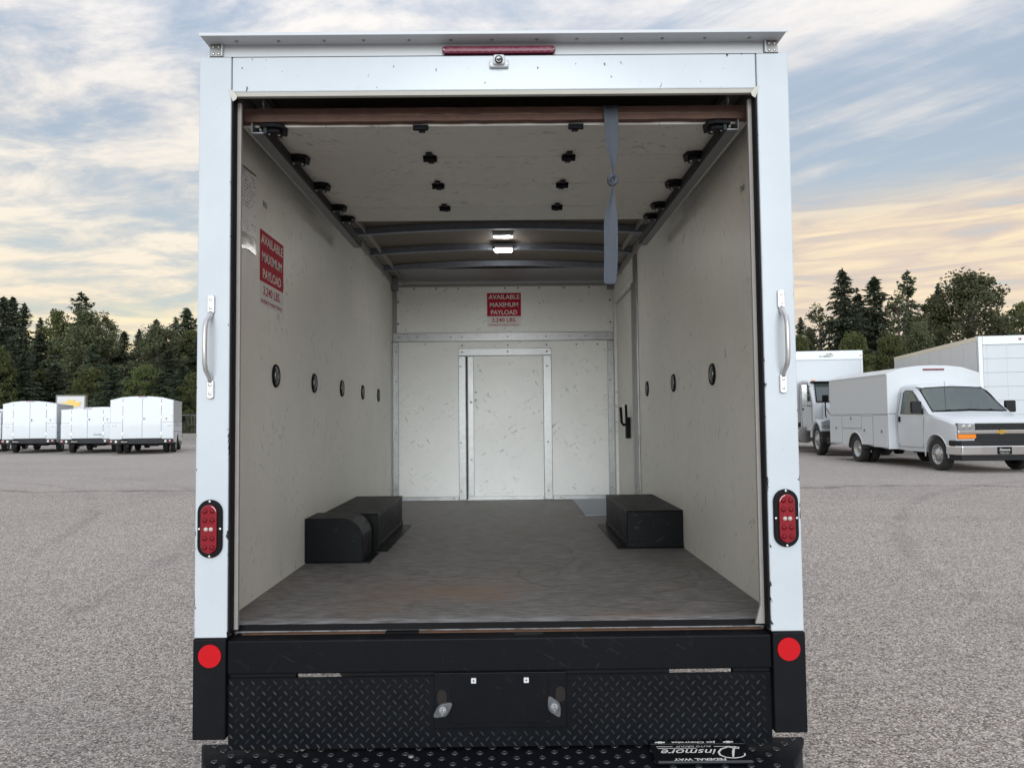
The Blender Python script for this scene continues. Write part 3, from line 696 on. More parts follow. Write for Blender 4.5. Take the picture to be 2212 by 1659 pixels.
# sill beam, tread plate, plate mount, step
mb = MB().box(-.926, .926, .004, .101, .697, .811)
BM = mb.obj('sill_beam', m_beam, T, bevel=.006, seg=3)
box('rust_strip', m_rust, BM, -.90, .92, .070, .0945, .8112, .8128)
box('drain_slot', m_dk, BM, .050, .148, .040, .066, .8108, .8122)
box('rubber_pad', m_rubber, BM, -.40, -.285, .066, .0945, .8116, .8155)
MB().box(-.93, -.70, .03, .06, .66, .695).box(-.50, .58, .03, .06, .66, .695).box(.80, .93, .03, .06, .66, .695).obj('plate_hanger', m_black, T)
TP = box('tread_plate', m_tread, T, -.926, .926, .020, .026, .442, .680)
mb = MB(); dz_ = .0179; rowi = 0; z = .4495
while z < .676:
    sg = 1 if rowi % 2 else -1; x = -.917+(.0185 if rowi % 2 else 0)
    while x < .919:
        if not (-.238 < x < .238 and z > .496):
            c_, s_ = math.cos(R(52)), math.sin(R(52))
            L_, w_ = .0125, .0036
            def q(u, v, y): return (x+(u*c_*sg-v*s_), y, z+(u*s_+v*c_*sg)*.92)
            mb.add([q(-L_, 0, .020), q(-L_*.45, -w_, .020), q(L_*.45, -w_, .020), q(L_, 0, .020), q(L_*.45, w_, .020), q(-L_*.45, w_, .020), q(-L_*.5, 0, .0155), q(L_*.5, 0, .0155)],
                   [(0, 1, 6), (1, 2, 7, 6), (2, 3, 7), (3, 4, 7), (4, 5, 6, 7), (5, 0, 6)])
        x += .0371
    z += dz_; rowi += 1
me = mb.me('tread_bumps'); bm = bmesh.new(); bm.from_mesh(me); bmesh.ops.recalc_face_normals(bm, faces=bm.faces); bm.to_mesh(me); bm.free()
link('tread_bumps', me, m_treadb, TP, kind='stuff')  # bumps carry the catch of sky light in their paler colour
PM = box('plate_mount', m_tread, T, -.226, .226, .0145, .0195, .506, .691, bevel=.002)
box('mount_face', m_beam, PM, -.169, .166, .0115, .0142, .524, .686, bevel=.002)
for q in (-.0905, .0885):
    Bq = MB().prism(rrect(q-.0085, q+.0085, .6585, .6755, .002), .005, .0112, 'y').obj('plate_clip', m_cap, PM)
    MB().lathe([(.003, 0), (.0001, .0006)], (q, .005, .667), n=8).obj('clip_hole', m_dk, Bq)
for q, zz, tilt, up_ in ((-.195, .572, 35, 1), (.182, .579, -62, 0)):
    out = []
    for k in range(28):
        a = 2*math.pi*k/28; rr = .021+.017*abs(math.cos(a))**5
        ca, sa = math.cos(a)*rr, math.sin(a)*min(rr, .022); t_ = R(tilt)
        out.append((q+ca*math.cos(t_)-sa*math.sin(t_), zz+ca*math.sin(t_)+sa*math.cos(t_)))
    LL = MB().prism(out, -.002, .0115, 'y').obj('plate_lamp', m_grey, PM, bevel=.002)
    MB().lathe([(.0155, 0), (.013, .007), (.006, .010), (0, .0105)], (q, -.002, zz), n=16).obj('lamp_lens', m_hl, LL, smooth=True)
    MB().lathe([(.0205, 0), (.020, .003), (.0165, .003), (.0155, .0)], (q, -.002, zz), n=20).obj('lamp_bezel', m_grey, LL, smooth=True)
    MB().box(q-.003, q+.003, .010-.026, -.010, zz-.011, zz+.011).obj('lamp_filament', m_chrome, LL)
    lb = MB().prism(stadium(q+(-.004 if up_ else .022), zz+.038, .016, .026, 6), .0125, .0143, 'y'); lb.obj('rust_hole', m_rustd, PM)
stp = [(-1.040, .098), (-1.042, .085), (-.985, -.045), (-.955, -.10), (-.93, -.20), (.93, -.20), (.955, -.10), (.99, -.045), (1.058, .085), (1.056, .098)]
STEP = MB().prism(stp, .405, .430, 'z').obj('step_bumper', m_stepm, T, bevel=.004)
MB().box(-1.04, 1.05, .08, .098, .30, .405).box(-.93, .93, -.2, -.18, .30, .405).box(-.5, -.42, .1, .5, .33, .40).box(.42, .5, .1, .5, .33, .40).obj('step_frame', m_dk, STEP)
mb = MB(); rowi = 0; y = .078
while y > -.19:
    x = -.99+(.042 if rowi % 2 else 0)
    while x < 1.02:
        if abs(x) < 1.015-(.078-y)*.55: mb.lathe([(.0118, 0), (.0112, .0022), (.0090, .0034), (.0068, .0030), (.0060, .0003)], (x+random.uniform(-.001, .001), y, .430), axis=(0, 0, 1), n=12)
        x += .0835
    y -= .0395; rowi += 1
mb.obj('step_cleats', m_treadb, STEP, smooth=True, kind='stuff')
mb = MB(); rowi = 0; y = .078
while y > -.19:
    x = -.99+(.042 if rowi % 2 else 0)
    while x < 1.02:
        if abs(x) < 1.015-(.078-y)*.55: mb.lathe([(.0062, .0010), (.0001, .0009)], (x, y, .430), axis=(0, 0, 1), n=8)
        x += .0835
    y -= .0395; rowi += 1
mb.obj('cleat_holes', m_dk, STEP, kind='stuff')
mb = MB()
for x, y in ((-.68, .045), (.137, .042), (-.30, -.02)): mb.lathe([(.011, 0), (.009, .004), (.004, .006), (0, .0062)], (x, y, .430), axis=(0, 0, 1), n=12)
mb.obj('step_bolts', m_alu, STEP, smooth=True)
# chassis and running gear under the box
MB().box(-.45, -.37, .2, 6.0, .55, .78).box(.37, .45, .2, 6.0, .55, .78).box(-.9, .9, 1.98, 2.12, .33, .45).obj('chassis', m_dk, T)
mb = MB()
for i in range(8): mb.box(-.98, .98, .35+i*.5, .43+i*.5, .72, .80)
mb.obj('cross_members', m_dk, T)

# ------------------------------------------------------------------ wheels and cutaway vans
def tyre_prof(r, w): return [(r*.62, -w*.42), (r*.80, -w*.5), (r*.93, -w*.48), (r*.99, -w*.38), (r, 0), (r*.99, w*.38), (r*.93, w*.48), (r*.80, w*.5), (r*.62, w*.42)]
def wheel(root, x, y, z, s, r=.37, w=.215, dual=False, big=False, hub=True):
    """s = side the outer face looks to"""
    TY = MB().lathe(tyre_prof(r, w), (x, y, z), axis=(s, 0, 0), n=32).obj('wheel', m_tyre, root, smooth=True)
    h = w*.5; ins = -h*.1 if dual else h*.55
    MB().lathe([(r*.64, h*.80), (r*.60, h*.86), (r*.56, h*.55), (r*.40, h*.25+ins*.3), (r*.33, h*.32+ins), (r*.20, h*.36+ins), (r*.17, h*.62+ins), (0, h*.66+ins)], (x, y, z), axis=(s, 0, 0), n=32).obj('rim', m_rim, TY, smooth=True)
    hb = MB()
    for k in range(8):
        a = 2*math.pi*k/8; hb.lathe([(r*.055, 0), (r*.0001, .001)], (x+s*(h*.37+ins*.8), y+math.cos(a)*r*.47, z+math.sin(a)*r*.47), axis=(s, 0, 0), n=10)
    hb.obj('hand_holes', m_dk, TY)
    hb = MB()
    for k in range(8):
        a = 2*math.pi*(k+.5)/8; hb.lathe([(r*.032, 0), (r*.03, .02), (.0, .022)], (x+s*(h*.34+ins), y+math.cos(a)*r*.255, z+math.sin(a)*r*.255), axis=(s, 0, 0), n=6)
    hb.obj('wheel_nuts', m_chrome, TY)
    if dual: MB().lathe(tyre_prof(r, w), (x-s*(w+.07), y, z), axis=(s, 0, 0), n=24).obj('inner_tyre', m_tyre, TY, smooth=True)

def cab(root, detail=True):
    """cutaway van cab, front towards -y, joint with the box at y=0; origin on the ground"""
    def st(y, xs_, zb, zt):  # half section: sill..roof
        return [(y, x, z) for x, z in zip(xs_, zb+zt)]
    secs = [
     (0.02, [(.96,.42),(.99,.62),(1.0,.95),(.99,1.28),(.90,1.86),(.83,1.98),(.70,2.035),(0,2.06)]),
     (-.55, [(.96,.40),(.99,.62),(1.0,.95),(.99,1.28),(.89,1.85),(.81,1.97),(.68,2.02),(0,2.05)]),
     (-.72, [(.96,.40),(.99,.62),(1.0,.95),(.99,1.28),(.89,1.78),(.80,1.87),(.66,1.92),(0,1.95)]),
     (-1.42,[(.96,.40),(.99,.62),(1.0,.95),(.985,1.25),(.97,1.295),(.90,1.315),(.75,1.33),(0,1.36)]),
     (-1.60,[(.96,.40),(.99,.62),(1.0,.95),(.98,1.20),(.95,1.25),(.88,1.28),(.75,1.29),(0,1.31)]),
     (-2.05,[(.96,.40),(.98,.62),(.99,.90),(.97,1.12),(.93,1.16),(.86,1.20),(.74,1.22),(0,1.24)]),
     (-2.36,[(.93,.42),(.96,.62),(.97,.85),(.95,1.04),(.90,1.08),(.83,1.12),(.72,1.14),(0,1.165)]),
     (-2.42,[(.92,.46),(.945,.62),(.955,.85),(.935,1.0),(.88,1.04),(.82,1.08),(.71,1.10),(0,1.125)]),
    ]
    n = 8; v = []; f = []
    for y, hs in secs:
        v += [(-x, y, z) for x, z in hs]+[(x, y, z) for x, z in reversed(hs[:-1])]
    k = 2*n-1
    for i in range(len(secs)-1):
        for j in range(k-1): f.append((i*k+j, i*k+j+1, (i+1)*k+j+1, (i+1)*k+j))
        f.append((i*k+k-1, i*k, (i+1)*k, (i+1)*k+k-1))
    f.append(tuple(range(k))); f.append(tuple(range((len(secs)-1)*k+k-1, (len(secs)-1)*k-1, -1)))
    me = bpy.data.meshes.new('cab'); me.from_pydata(v, [], f)
    bm = bmesh.new(); bm.from_mesh(me); bmesh.ops.recalc_face_normals(bm, faces=bm.faces); bmesh.ops.triangulate(bm, faces=bm.faces); bm.to_mesh(me); bm.free()
    C = link('cab', me, m_vwhite)
    cut(C, MB().lathe([(0, -2), (.455, -2), (.455, 2), (0, 2)], (0, -1.69, .37), axis=(1, 0, 0), n=32))
    C.parent = root
    # hollow cabin with windscreen and door-glass openings
    C.parent = None
    cut(C, MB().prism([(-1.34, 1.22), (-.80, 1.86), (-.30, 1.93), (-.12, 1.85), (-.12, .85), (-1.30, .85)], -.80, .80, 'x'))
    wo = [(-.80, -1.38, 1.30), (.80, -1.38, 1.30), (.70, -.76, 1.855), (-.70, -.76, 1.855)]
    o1 = Vector((0, -.64, .77)); cm_ = MB().add([tuple(Vector(p)-o1*.25) for p in wo]+[tuple(Vector(p)+o1*.3) for p in wo], [(3, 2, 1, 0), (4, 5, 6, 7), (0, 1, 5, 4), (1, 2, 6, 5), (2, 3, 7, 6), (3, 0, 4, 7)])
    cut(C, cm_)
    cut(C, MB().prism([(-1.17, 1.33), (-.24, 1.34), (-.26, 1.80), (-.32, 1.845), (-.60, 1.83), (-.76, 1.71)], -1.3, 1.3, 'x'))
    C.parent = root
    C.data.materials.append(m_cabin)
    for p in C.data.polygons:
        q = p.center
        if abs(q.x) < .8045 and -1.345 < q.y < -.1195 and .8495 < q.z < 1.932 and (q-Vector((0, -1.38, 1.30))).dot(o1) < .03: p.material_index = 1
    for sx_ in (-.42, .42):
        MB().prism(rrect(-.55, -.17, .86, 1.05, .04), sx_-.24, sx_+.24, 'x').prism([(-.30, 1.0), (-.16, 1.0), (-.13, 1.62), (-.25, 1.62)], sx_-.22, sx_+.22, 'x').prism(rrect(-.24, -.14, 1.64, 1.80, .03), sx_-.12, sx_+.12, 'x').obj('seat', m_cabin, C, bevel=.02)
    MB().prism([(-1.30, .86), (-1.335, 1.21), (-1.02, 1.20), (-.95, 1.05), (-1.0, .86)], -.79, .79, 'x').obj('dashboard', m_cabin, C, bevel=.02)
    MB().tube([(.40+.19*math.cos(R(a)), -.86-.19*math.sin(R(a))*.45, 1.20+.19*math.sin(R(a))*.9) for a in range(0, 361, 20)], .016, 6, False).cyl((.40, -.86, 1.20), (.40, -1.0, 1.12), .03, 8).box(.22, .58, -.868, -.852, 1.185, 1.215).obj('steering_wheel', m_rubber, C, smooth=True)
    C.data.polygons.foreach_set('use_smooth', [True]*len(C.data.polygons))
    C.data.set_sharp_from_angle(angle=R(28)) if hasattr(C.data, 'set_sharp_from_angle') else None
    box('engine_bay', m_dk, root, -.62, .62, -2.3, -.05, .34, .95)
    # glass
    def pane(nm, pts, off, par=C):
        mb = MB().add(pts, [tuple(range(len(pts)))]); o = mb.obj(nm, m_glass, par)
        sm = o.modifiers.new('thick', 'SOLIDIFY'); sm.thickness = off; sm.offset = 0; return o
    hb_ = [(.872, 1.319), (.75, 1.33), (0, 1.36)]; ht_ = [(.775, 1.876), (.66, 1.92), (0, 1.95)]
    ws = [(-x, -1.42, z) for x, z in hb_]+[(x, -1.42, z) for x, z in reversed(hb_[:-1])]
    wt = [(-x, -.72, z) for x, z in ht_]+[(x, -.72, z) for x, z in reversed(ht_[:-1])]
    ws = [(a[0]*.96+b[0]*.04, a[1]*.96+b[1]*.04, a[2]*.96+b[2]*.04) for a, b in zip(ws, wt)]
    off = Vector((0, -.64, .77))*.010
    ws = [tuple(Vector(p)+off) for p in ws]; wt = [tuple(Vector(p)+off) for p in wt]
    mb = MB().add(ws+wt, [(i, i+1, 5+i+1, 5+i) for i in range(4)])
    WS = mb.obj('windscreen', m_glass, C); sm = WS.modifiers.new('thick', 'SOLIDIFY'); sm.thickness = .008; sm.offset = 0
    MB().tube(ws+wt[::-1]+ws[:1], .013, 6, False).obj('windscreen_seal', m_rubber, C)
    for s in (-1, 1):
        def sx(z): return s*(.992-(z-1.28)*.158+.004)
        P = [(-1.22, 1.30), (-.20, 1.31), (-.22, 1.83), (-.30, 1.88), (-.62, 1.86), (-.78, 1.74)]
        pane('side_window', [(sx(z), y, z) for y, z in P], .006)
        mb = MB().tube([(sx(z), y, z) for y, z in P+P[:1]], .009, 6, False); mb.obj('window_seal', m_rubber, C)
        DL = [(-.08, .48), (-.06, 1.3), (-.10, 1.9), (-.30, 1.93), (-.66, 1.91)]
        def dxo(z): return s*(1.001-max(0, z-1.28)*.158-max(0, .95-z)*.045)
        MB().tube([(dxo(z), y, z) for y, z in [(-.08, .50), (-.06, .95), (-.06, 1.28), (-.10, 1.86)]], .006, 6).tube([(dxo(z), y, z) for y, z in [(-1.16, .50), (-1.22, .95), (-1.26, 1.24)]], .005, 6).tube([(dxo(.50), -.08, .50), (dxo(.50), -1.16, .50)], .005, 6).obj('door_gap', m_vgap, C)
        MB().prism(rrect(-.20, -.13, 1.10, 1.24, .02), s*1.001, s*1.02, 'x').obj('door_handle', m_rubber, C, bevel=.004)
        M = MB().prism(rrect(s*1.12-.115, s*1.12+.115, 1.32, 1.60, .035), -1.20, -1.09, 'y').obj('wing_mirror', m_bump, root, bevel=.02, seg=3)
        MB().tube([(s*1.02, -1.15, 1.40), (s*.97, -1.16, 1.38)], .04, 8).tube([(s*1.03, -1.14, 1.36), (s*.96, -1.14, 1.34)], .03, 8).obj('mirror_arm', m_bump, M)
        # lamps
        HL = MB().prism([(s*.935, .93), (s*.935, 1.085), (s*.56, 1.065), (s*.56, .935)], -2.475, -2.36, 'y').obj('headlight', m_hl, root, bevel=.01)
        MB().lathe([(.05, 0), (.03, .012), (0, .014)], (s*.68, -2.475, 1.0), n=16).lathe([(.05, 0), (.03, .012), (0, .014)], (s*.81, -2.475, 1.0), n=16).obj('lamp_reflector', m_chrome, HL)
        MB().prism([(s*.935, .735), (s*.945, .835), (s*.55, .835), (s*.55, .745)], -2.48, -2.38, 'y').obj('turn_signal', m_amber, root, bevel=.008)
        # arch lip
        pts = [(s*(.995-max(0, .95-(.37+.46*math.sin(R(a))))*.03), -1.69+.46*math.cos(R(a)), .37+.46*math.sin(R(a))) for a in range(-8, 189, 14)]
        MB().tube(pts, .016, 6).obj('arch_lip', m_vwhite, C, smooth=True)
        wheel(root, s*.87, -1.69, .37, s)
        MB().tube([(s*.25-.30, -1.40, 1.385), (s*.25, -1.46, 1.365), (s*.25+.32, -1.36, 1.40)], .008, 5).obj('wiper', m_rubber, C)
    GR = box('grille', m_dk, root, -.545, .545, -2.465, -2.38, .69, 1.075, bevel=.01)
    mb = MB()
    for i in range(22): x = -.52+i*.0495; mb.box(x-.004, x+.004, -2.471, -2.464, .72, .83); mb.box(x-.004, x+.004, -2.471, -2.464, .935, 1.06)
    for z in (.745, .775, .805, .96, .99, 1.02): mb.box(-.53, .53, -2.470, -2.463, z-.004, z+.004)
    mb.obj('grille_mesh', m_bump, GR)
    box('chrome_bar', m_chrome, GR, -.945, .945, -2.492, -2.40, .845, .925, bevel=.012)
    bowtie(m_gold, GR, frame((0, -2.493, .885), (1, 0, 0), (0, 0, 1)), .25, .016)
    BP = MB().prism([(-1.0, -2.20), (-.99, -2.42), (-.90, -2.52), (-.5, -2.555), (.5, -2.555), (.90, -2.52), (.99, -2.42), (1.0, -2.20)], .585, .700, 'z').obj('bumper_pad', m_bump, root, bevel=.015)
    MB().prism([(-1.005, -2.10), (-.995, -2.43), (-.905, -2.535), (-.5, -2.572), (.5, -2.572), (.905, -2.535), (.995, -2.43), (1.005, -2.10)], .385, .583, 'z').obj('chrome_bumper', m_chrome, root, bevel=.02, seg=3)
    MB().prism([(-.97, -2.10), (-.96, -2.40), (-.88, -2.50), (.88, -2.50), (.96, -2.40), (.97, -2.10)], .26, .384, 'z').obj('air_dam', m_bump, root, bevel=.01)
    NP = box('front_plate', m_rubber, root, -.155, .155, -2.582, -2.573, .40, .56)
    lettering('Dinsmore', m_stwh, NP, frame((0, -2.5835, .50), (1, 0, 0), (0, 0, 1)), .23, .055, shear=.35, bold=.01)
    lettering('FEDERAL WAY', m_stwh, NP, frame((0, -2.5835, .43), (1, 0, 0), (0, 0, 1)), .20, .022)
    if detail: MB().cyl((-.62, -1.50, 1.33), (-.62, -1.48, 2.05), .004, 6).obj('antenna', m_rubber, root)

def utility_van(loc, rz, label, hw=1.19, top=2.33, crown=2.53, flat=.62, length=3.45, dual=True, script=False, slots=False):
    root = empty('service_van', loc, rz, label=label, cat='van', group='white service vans parked around the lot')
    L = length; b0 = .42
    cab(root)
    kx = flat*hw
    prof = [(-hw, 1.30), (-hw, top), (-kx, crown-.05), (-kx*.5, crown-.01), (0, crown), (kx*.5, crown-.01), (kx, crown-.05), (hw, top), (hw, 1.30)]
    B = MB().prism(prof, 0.03, L, 'y').obj('utility_body', m_vwhite, root, bevel=.025, seg=2)
    # roof edge moulding
    for s in (-1, 1): MB().box(s*(hw-.01), s*(hw+.012), .05, L-.02, top-.035, top+.0).obj('roof_moulding', m_vwhite, B, bevel=.006)
    wy = 1.84 if dual else 1.84
    rr = .44
    for s in (-1, 1):
        out = [(.03, b0), (.03, 1.297), (L, 1.297), (L, b0+.05)]+[(wy+rr*math.cos(R(a)), .38+rr*math.sin(R(a))) for a in range(8, 176, 12)]
        SB = MB().prism(out, s*(hw-.42), s*hw, 'x').obj('side_cabinet', m_vwhite, root, bevel=.006)
        # compartment doors, standing slightly proud
        for (y0, y1, z0, z1, ly, lz) in ((.06, .80, .46, 1.27, .35, .86), (.83, 1.44, .50, 1.25, 1.28, .88), (1.47, 2.62, .93, 1.27, 2.05, 1.24), (2.65, L-.05, .50, 1.27, 3.0, .92)):
            if y1-y0 < .2: continue
            CD = MB().prism(rrect(y0, y1, z0, z1, .02), s*(hw-.002), s*(hw+.010), 'x').obj('compartment_door', m_vwhite, SB, bevel=.004)
            MB().prism(rrect(y0-.014, y1+.014, z0-.014, z1+.014, .02), s*(hw-.004), s*(hw+.0015), 'x').obj('door_gap', m_vgap, SB)
            lz2 = min(lz, z1-.07)
            MB().prism(rrect(ly-.035, ly+.035, lz2-.06, lz2+.06, .015), s*(hw+.010), s*(hw+.018), 'x').obj('paddle_latch', m_chrome, CD) if False else MB().lathe([(.038, 0), (.040, .010), (.02, .014), (0, .014)], (s*(hw+.010), ly, lz2), axis=(s, 0, 0), n=14).obj('latch', m_track, SB)
        MB().tube([(s*(hw+.006), wy+rr*math.cos(R(a)), .38+rr*math.sin(R(a))) for a in range(8, 176, 12)], .016, 6).obj('arch_lip', m_vwhite, SB, smooth=True)
        MB().tube([(s*(hw-.2), wy+(rr-.01)*math.cos(R(a)), .38+(rr-.01)*math.sin(R(a))) for a in range(0, 181, 12)], .19, 8).obj('wheel_well', m_dk, SB)
        wheel(root, s*(hw-.14 if dual else hw-.16), wy, .37, s, dual=dual)
    box('load_floor', m_dk, root, -hw+.43, hw-.43, .1, L-.02, .44, 1.30)
    MB().cyl((-hw+.3, wy, .37), (hw-.3, wy, .37), .06, 10).lathe([(.02, -.14), (.16, -.09), (.16, .09), (.02, .14)], (0, wy, .37), axis=(1, 0, 0), n=14).box(-.45, -.38, -.1, L, .42, .55).box(.38, .45, -.1, L, .42, .55).obj('rear_axle', m_dk, root)
    MB().prism([(-.50, 2.1), (-.18, 2.1), (-.15, 2.6), (-.5, 2.6)], .30, .48, 'z').cyl((.55, 1.2, .36), (.55, 3.2, .34), .05, 8).obj('exhaust', m_dk, root)
    # front marker lamp
    box('marker_light', m_redd, root, -.27, .27, .008, .029, crown-.13, crown-.09, bevel=.004)
    # rear doors
    dwx = .60*hw
    R0 = L+.001
    for s in (-1, 1):
        RD = box('rear_door', m_vwhite, root, s*.006, s*dwx, R0, R0+.014, .65, crown-.09, bevel=.004)
        MB().box(s*.0058, s*-.001, R0+.0002, R0+.011, .65, crown-.09).box(s*(dwx+.002), s*(dwx+.0135), R0-.002, R0+.006, .65, crown-.10).obj('door_seam', m_vgap, RD)
        box('hinge_post', m_vwhite, root, s*(dwx+.014), s*(hw-.03), R0-.001, R0+.008, .64, top-.10, bevel=.003)
        for hz in (.85, (.65+crown)/2, crown-.32): box('hinge', m_rim, root, s*(dwx-.012), s*(dwx+.030), R0+.0142, R0+.026, hz-.05, hz+.05)
        SP = box('rear_cabinet_door', m_vwhite, root, s*(dwx+.06), s*(hw-.07), R0+.009, R0+.017, 1.32, 1.62, bevel=.003) if s < 0 else None
        lb = MB().box(s*(dwx+.04), s*(hw-.05), R0+.0075, R0+.0092, 1.30, 1.31).obj('cabinet_seam', m_vgap, root)
        for xx, zz, r_ in ((hw-.20, 1.18, .035), (hw-.11, 1.18, .02)):
            MB().lathe([(r_, 0), (r_, .006), (r_*.5, .012), (0, .012)], (s*xx, R0+.008, zz), axis=(0, 1, 0), n=12).obj('lock_plate', m_rim, root)
    LT = MB().lathe([(.07, 0), (.07, .012), (0, .013)], (-.06, R0+.014, 1.46), axis=(0, 1, 0), n=18).obj('door_latch', m_cap, root)
    MB().box(-.085, -.055, R0+.026, R0+.034, 1.425, 1.495).obj('latch_slot', m_rubber, LT)
    LT = MB().lathe([(.065, 0), (.065, .012), (0, .013)], (-(dwx+hw)/2+.04, R0+.017, 1.46), axis=(0, 1, 0), n=18).obj('door_latch', m_stwh, root)
    MB().box(-(dwx+hw)/2+.028, -(dwx+hw)/2+.052, R0+.029, R0+.036, 1.43, 1.49).obj('latch_slot', m_rubber, LT)
    box('rear_marker_light', m_redd, root, -.16, .16, R0, R0+.03, crown-.035, crown-.006, bevel=.004)
    RB = box('rear_bumper', m_bump, root, -hw+.0, hw-.0, R0+.01, R0+.26, .43, .62, bevel=.01)
    for s in (-1, 1):
        MB().lathe([(.055, 0), (.05, .012), (0, .016)], (s*(hw-.10), R0+.26, .525), axis=(0, 1, 0), n=16).obj('tail_lamp', m_red, RB)
        MB().lathe([(.050, 0), (.045, .012), (0, .016)], (s*(hw-.27), R0+.26, .525), axis=(0, 1, 0), n=16).obj('reverse_lamp', m_ledc, RB)
    NP = box('rear_plate', m_rubber, RB, hw-.72, hw-.42, R0+.262, R0+.268, .45, .60)
    lettering('Dinsmore', m_stwh, root, frame((hw-.57, R0+.270, .525), (-1, 0, 0), (0, 0, 1)), .24, .06, shear=.35, bold=.01)
    if script: lettering('Reading', m_ink, root, frame((-.40, R0+.016, .80), (-1, 0, 0), (0, 0, 1)), .34, .10, shear=.5, bold=.01)
    return root
# the truck's own running gear and cab in front of its cargo box
cr = bpy.data.objects.new('cab_assembly', None)
for s in (-1, 1): wheel(T, s*.86, 2.05, .37, s, dual=False)
CABT = empty('cab_temp'); cab(CABT, False)
turn = Matrix.Translation((0, 4.20, .0)) @ Matrix.Rotation(math.pi, 4, 'Z')
for c in list(CABT.children):
    c.parent = T; c.matrix_local = turn
bpy.data.objects.remove(CABT)

utility_van((10.84, 16.22, .29), 0, 'white cab van with high utility body and black mirrors facing the camera at right', hw=1.19)
GA = R(198)
def rearvan(x, y, rz, L=3.3, **kw):
    """x, y = middle of the rear face"""
    dirv = Vector((-math.sin(rz), math.cos(rz)))         # local +y in world
    return utility_van((x-dirv.x*L, y-dirv.y*L, .29), rz, length=L, **kw)
rearvan(-15.10, 28.42, GA, label='widest of the white utility vans seen from behind, with dual rear wheels', hw=1.19, top=2.23, crown=2.39, flat=.65)
rearvan(-18.02, 29.60, GA, label='low white utility van with dark script on its rear door, between two taller vans', hw=1.0, top=1.88, crown=1.95, flat=.70, dual=False, script=True)
rearvan(-21.12, 30.60, R(199), label='tall narrow white utility van left of the dealership sign, seen from behind', hw=1.04, top=2.17, crown=2.31, flat=.66, dual=False)
rearvan(-24.35, 31.7, R(200), label='white van cut off by the left edge of the photo', hw=1.04, top=1.80, crown=1.98, flat=.6, dual=False)

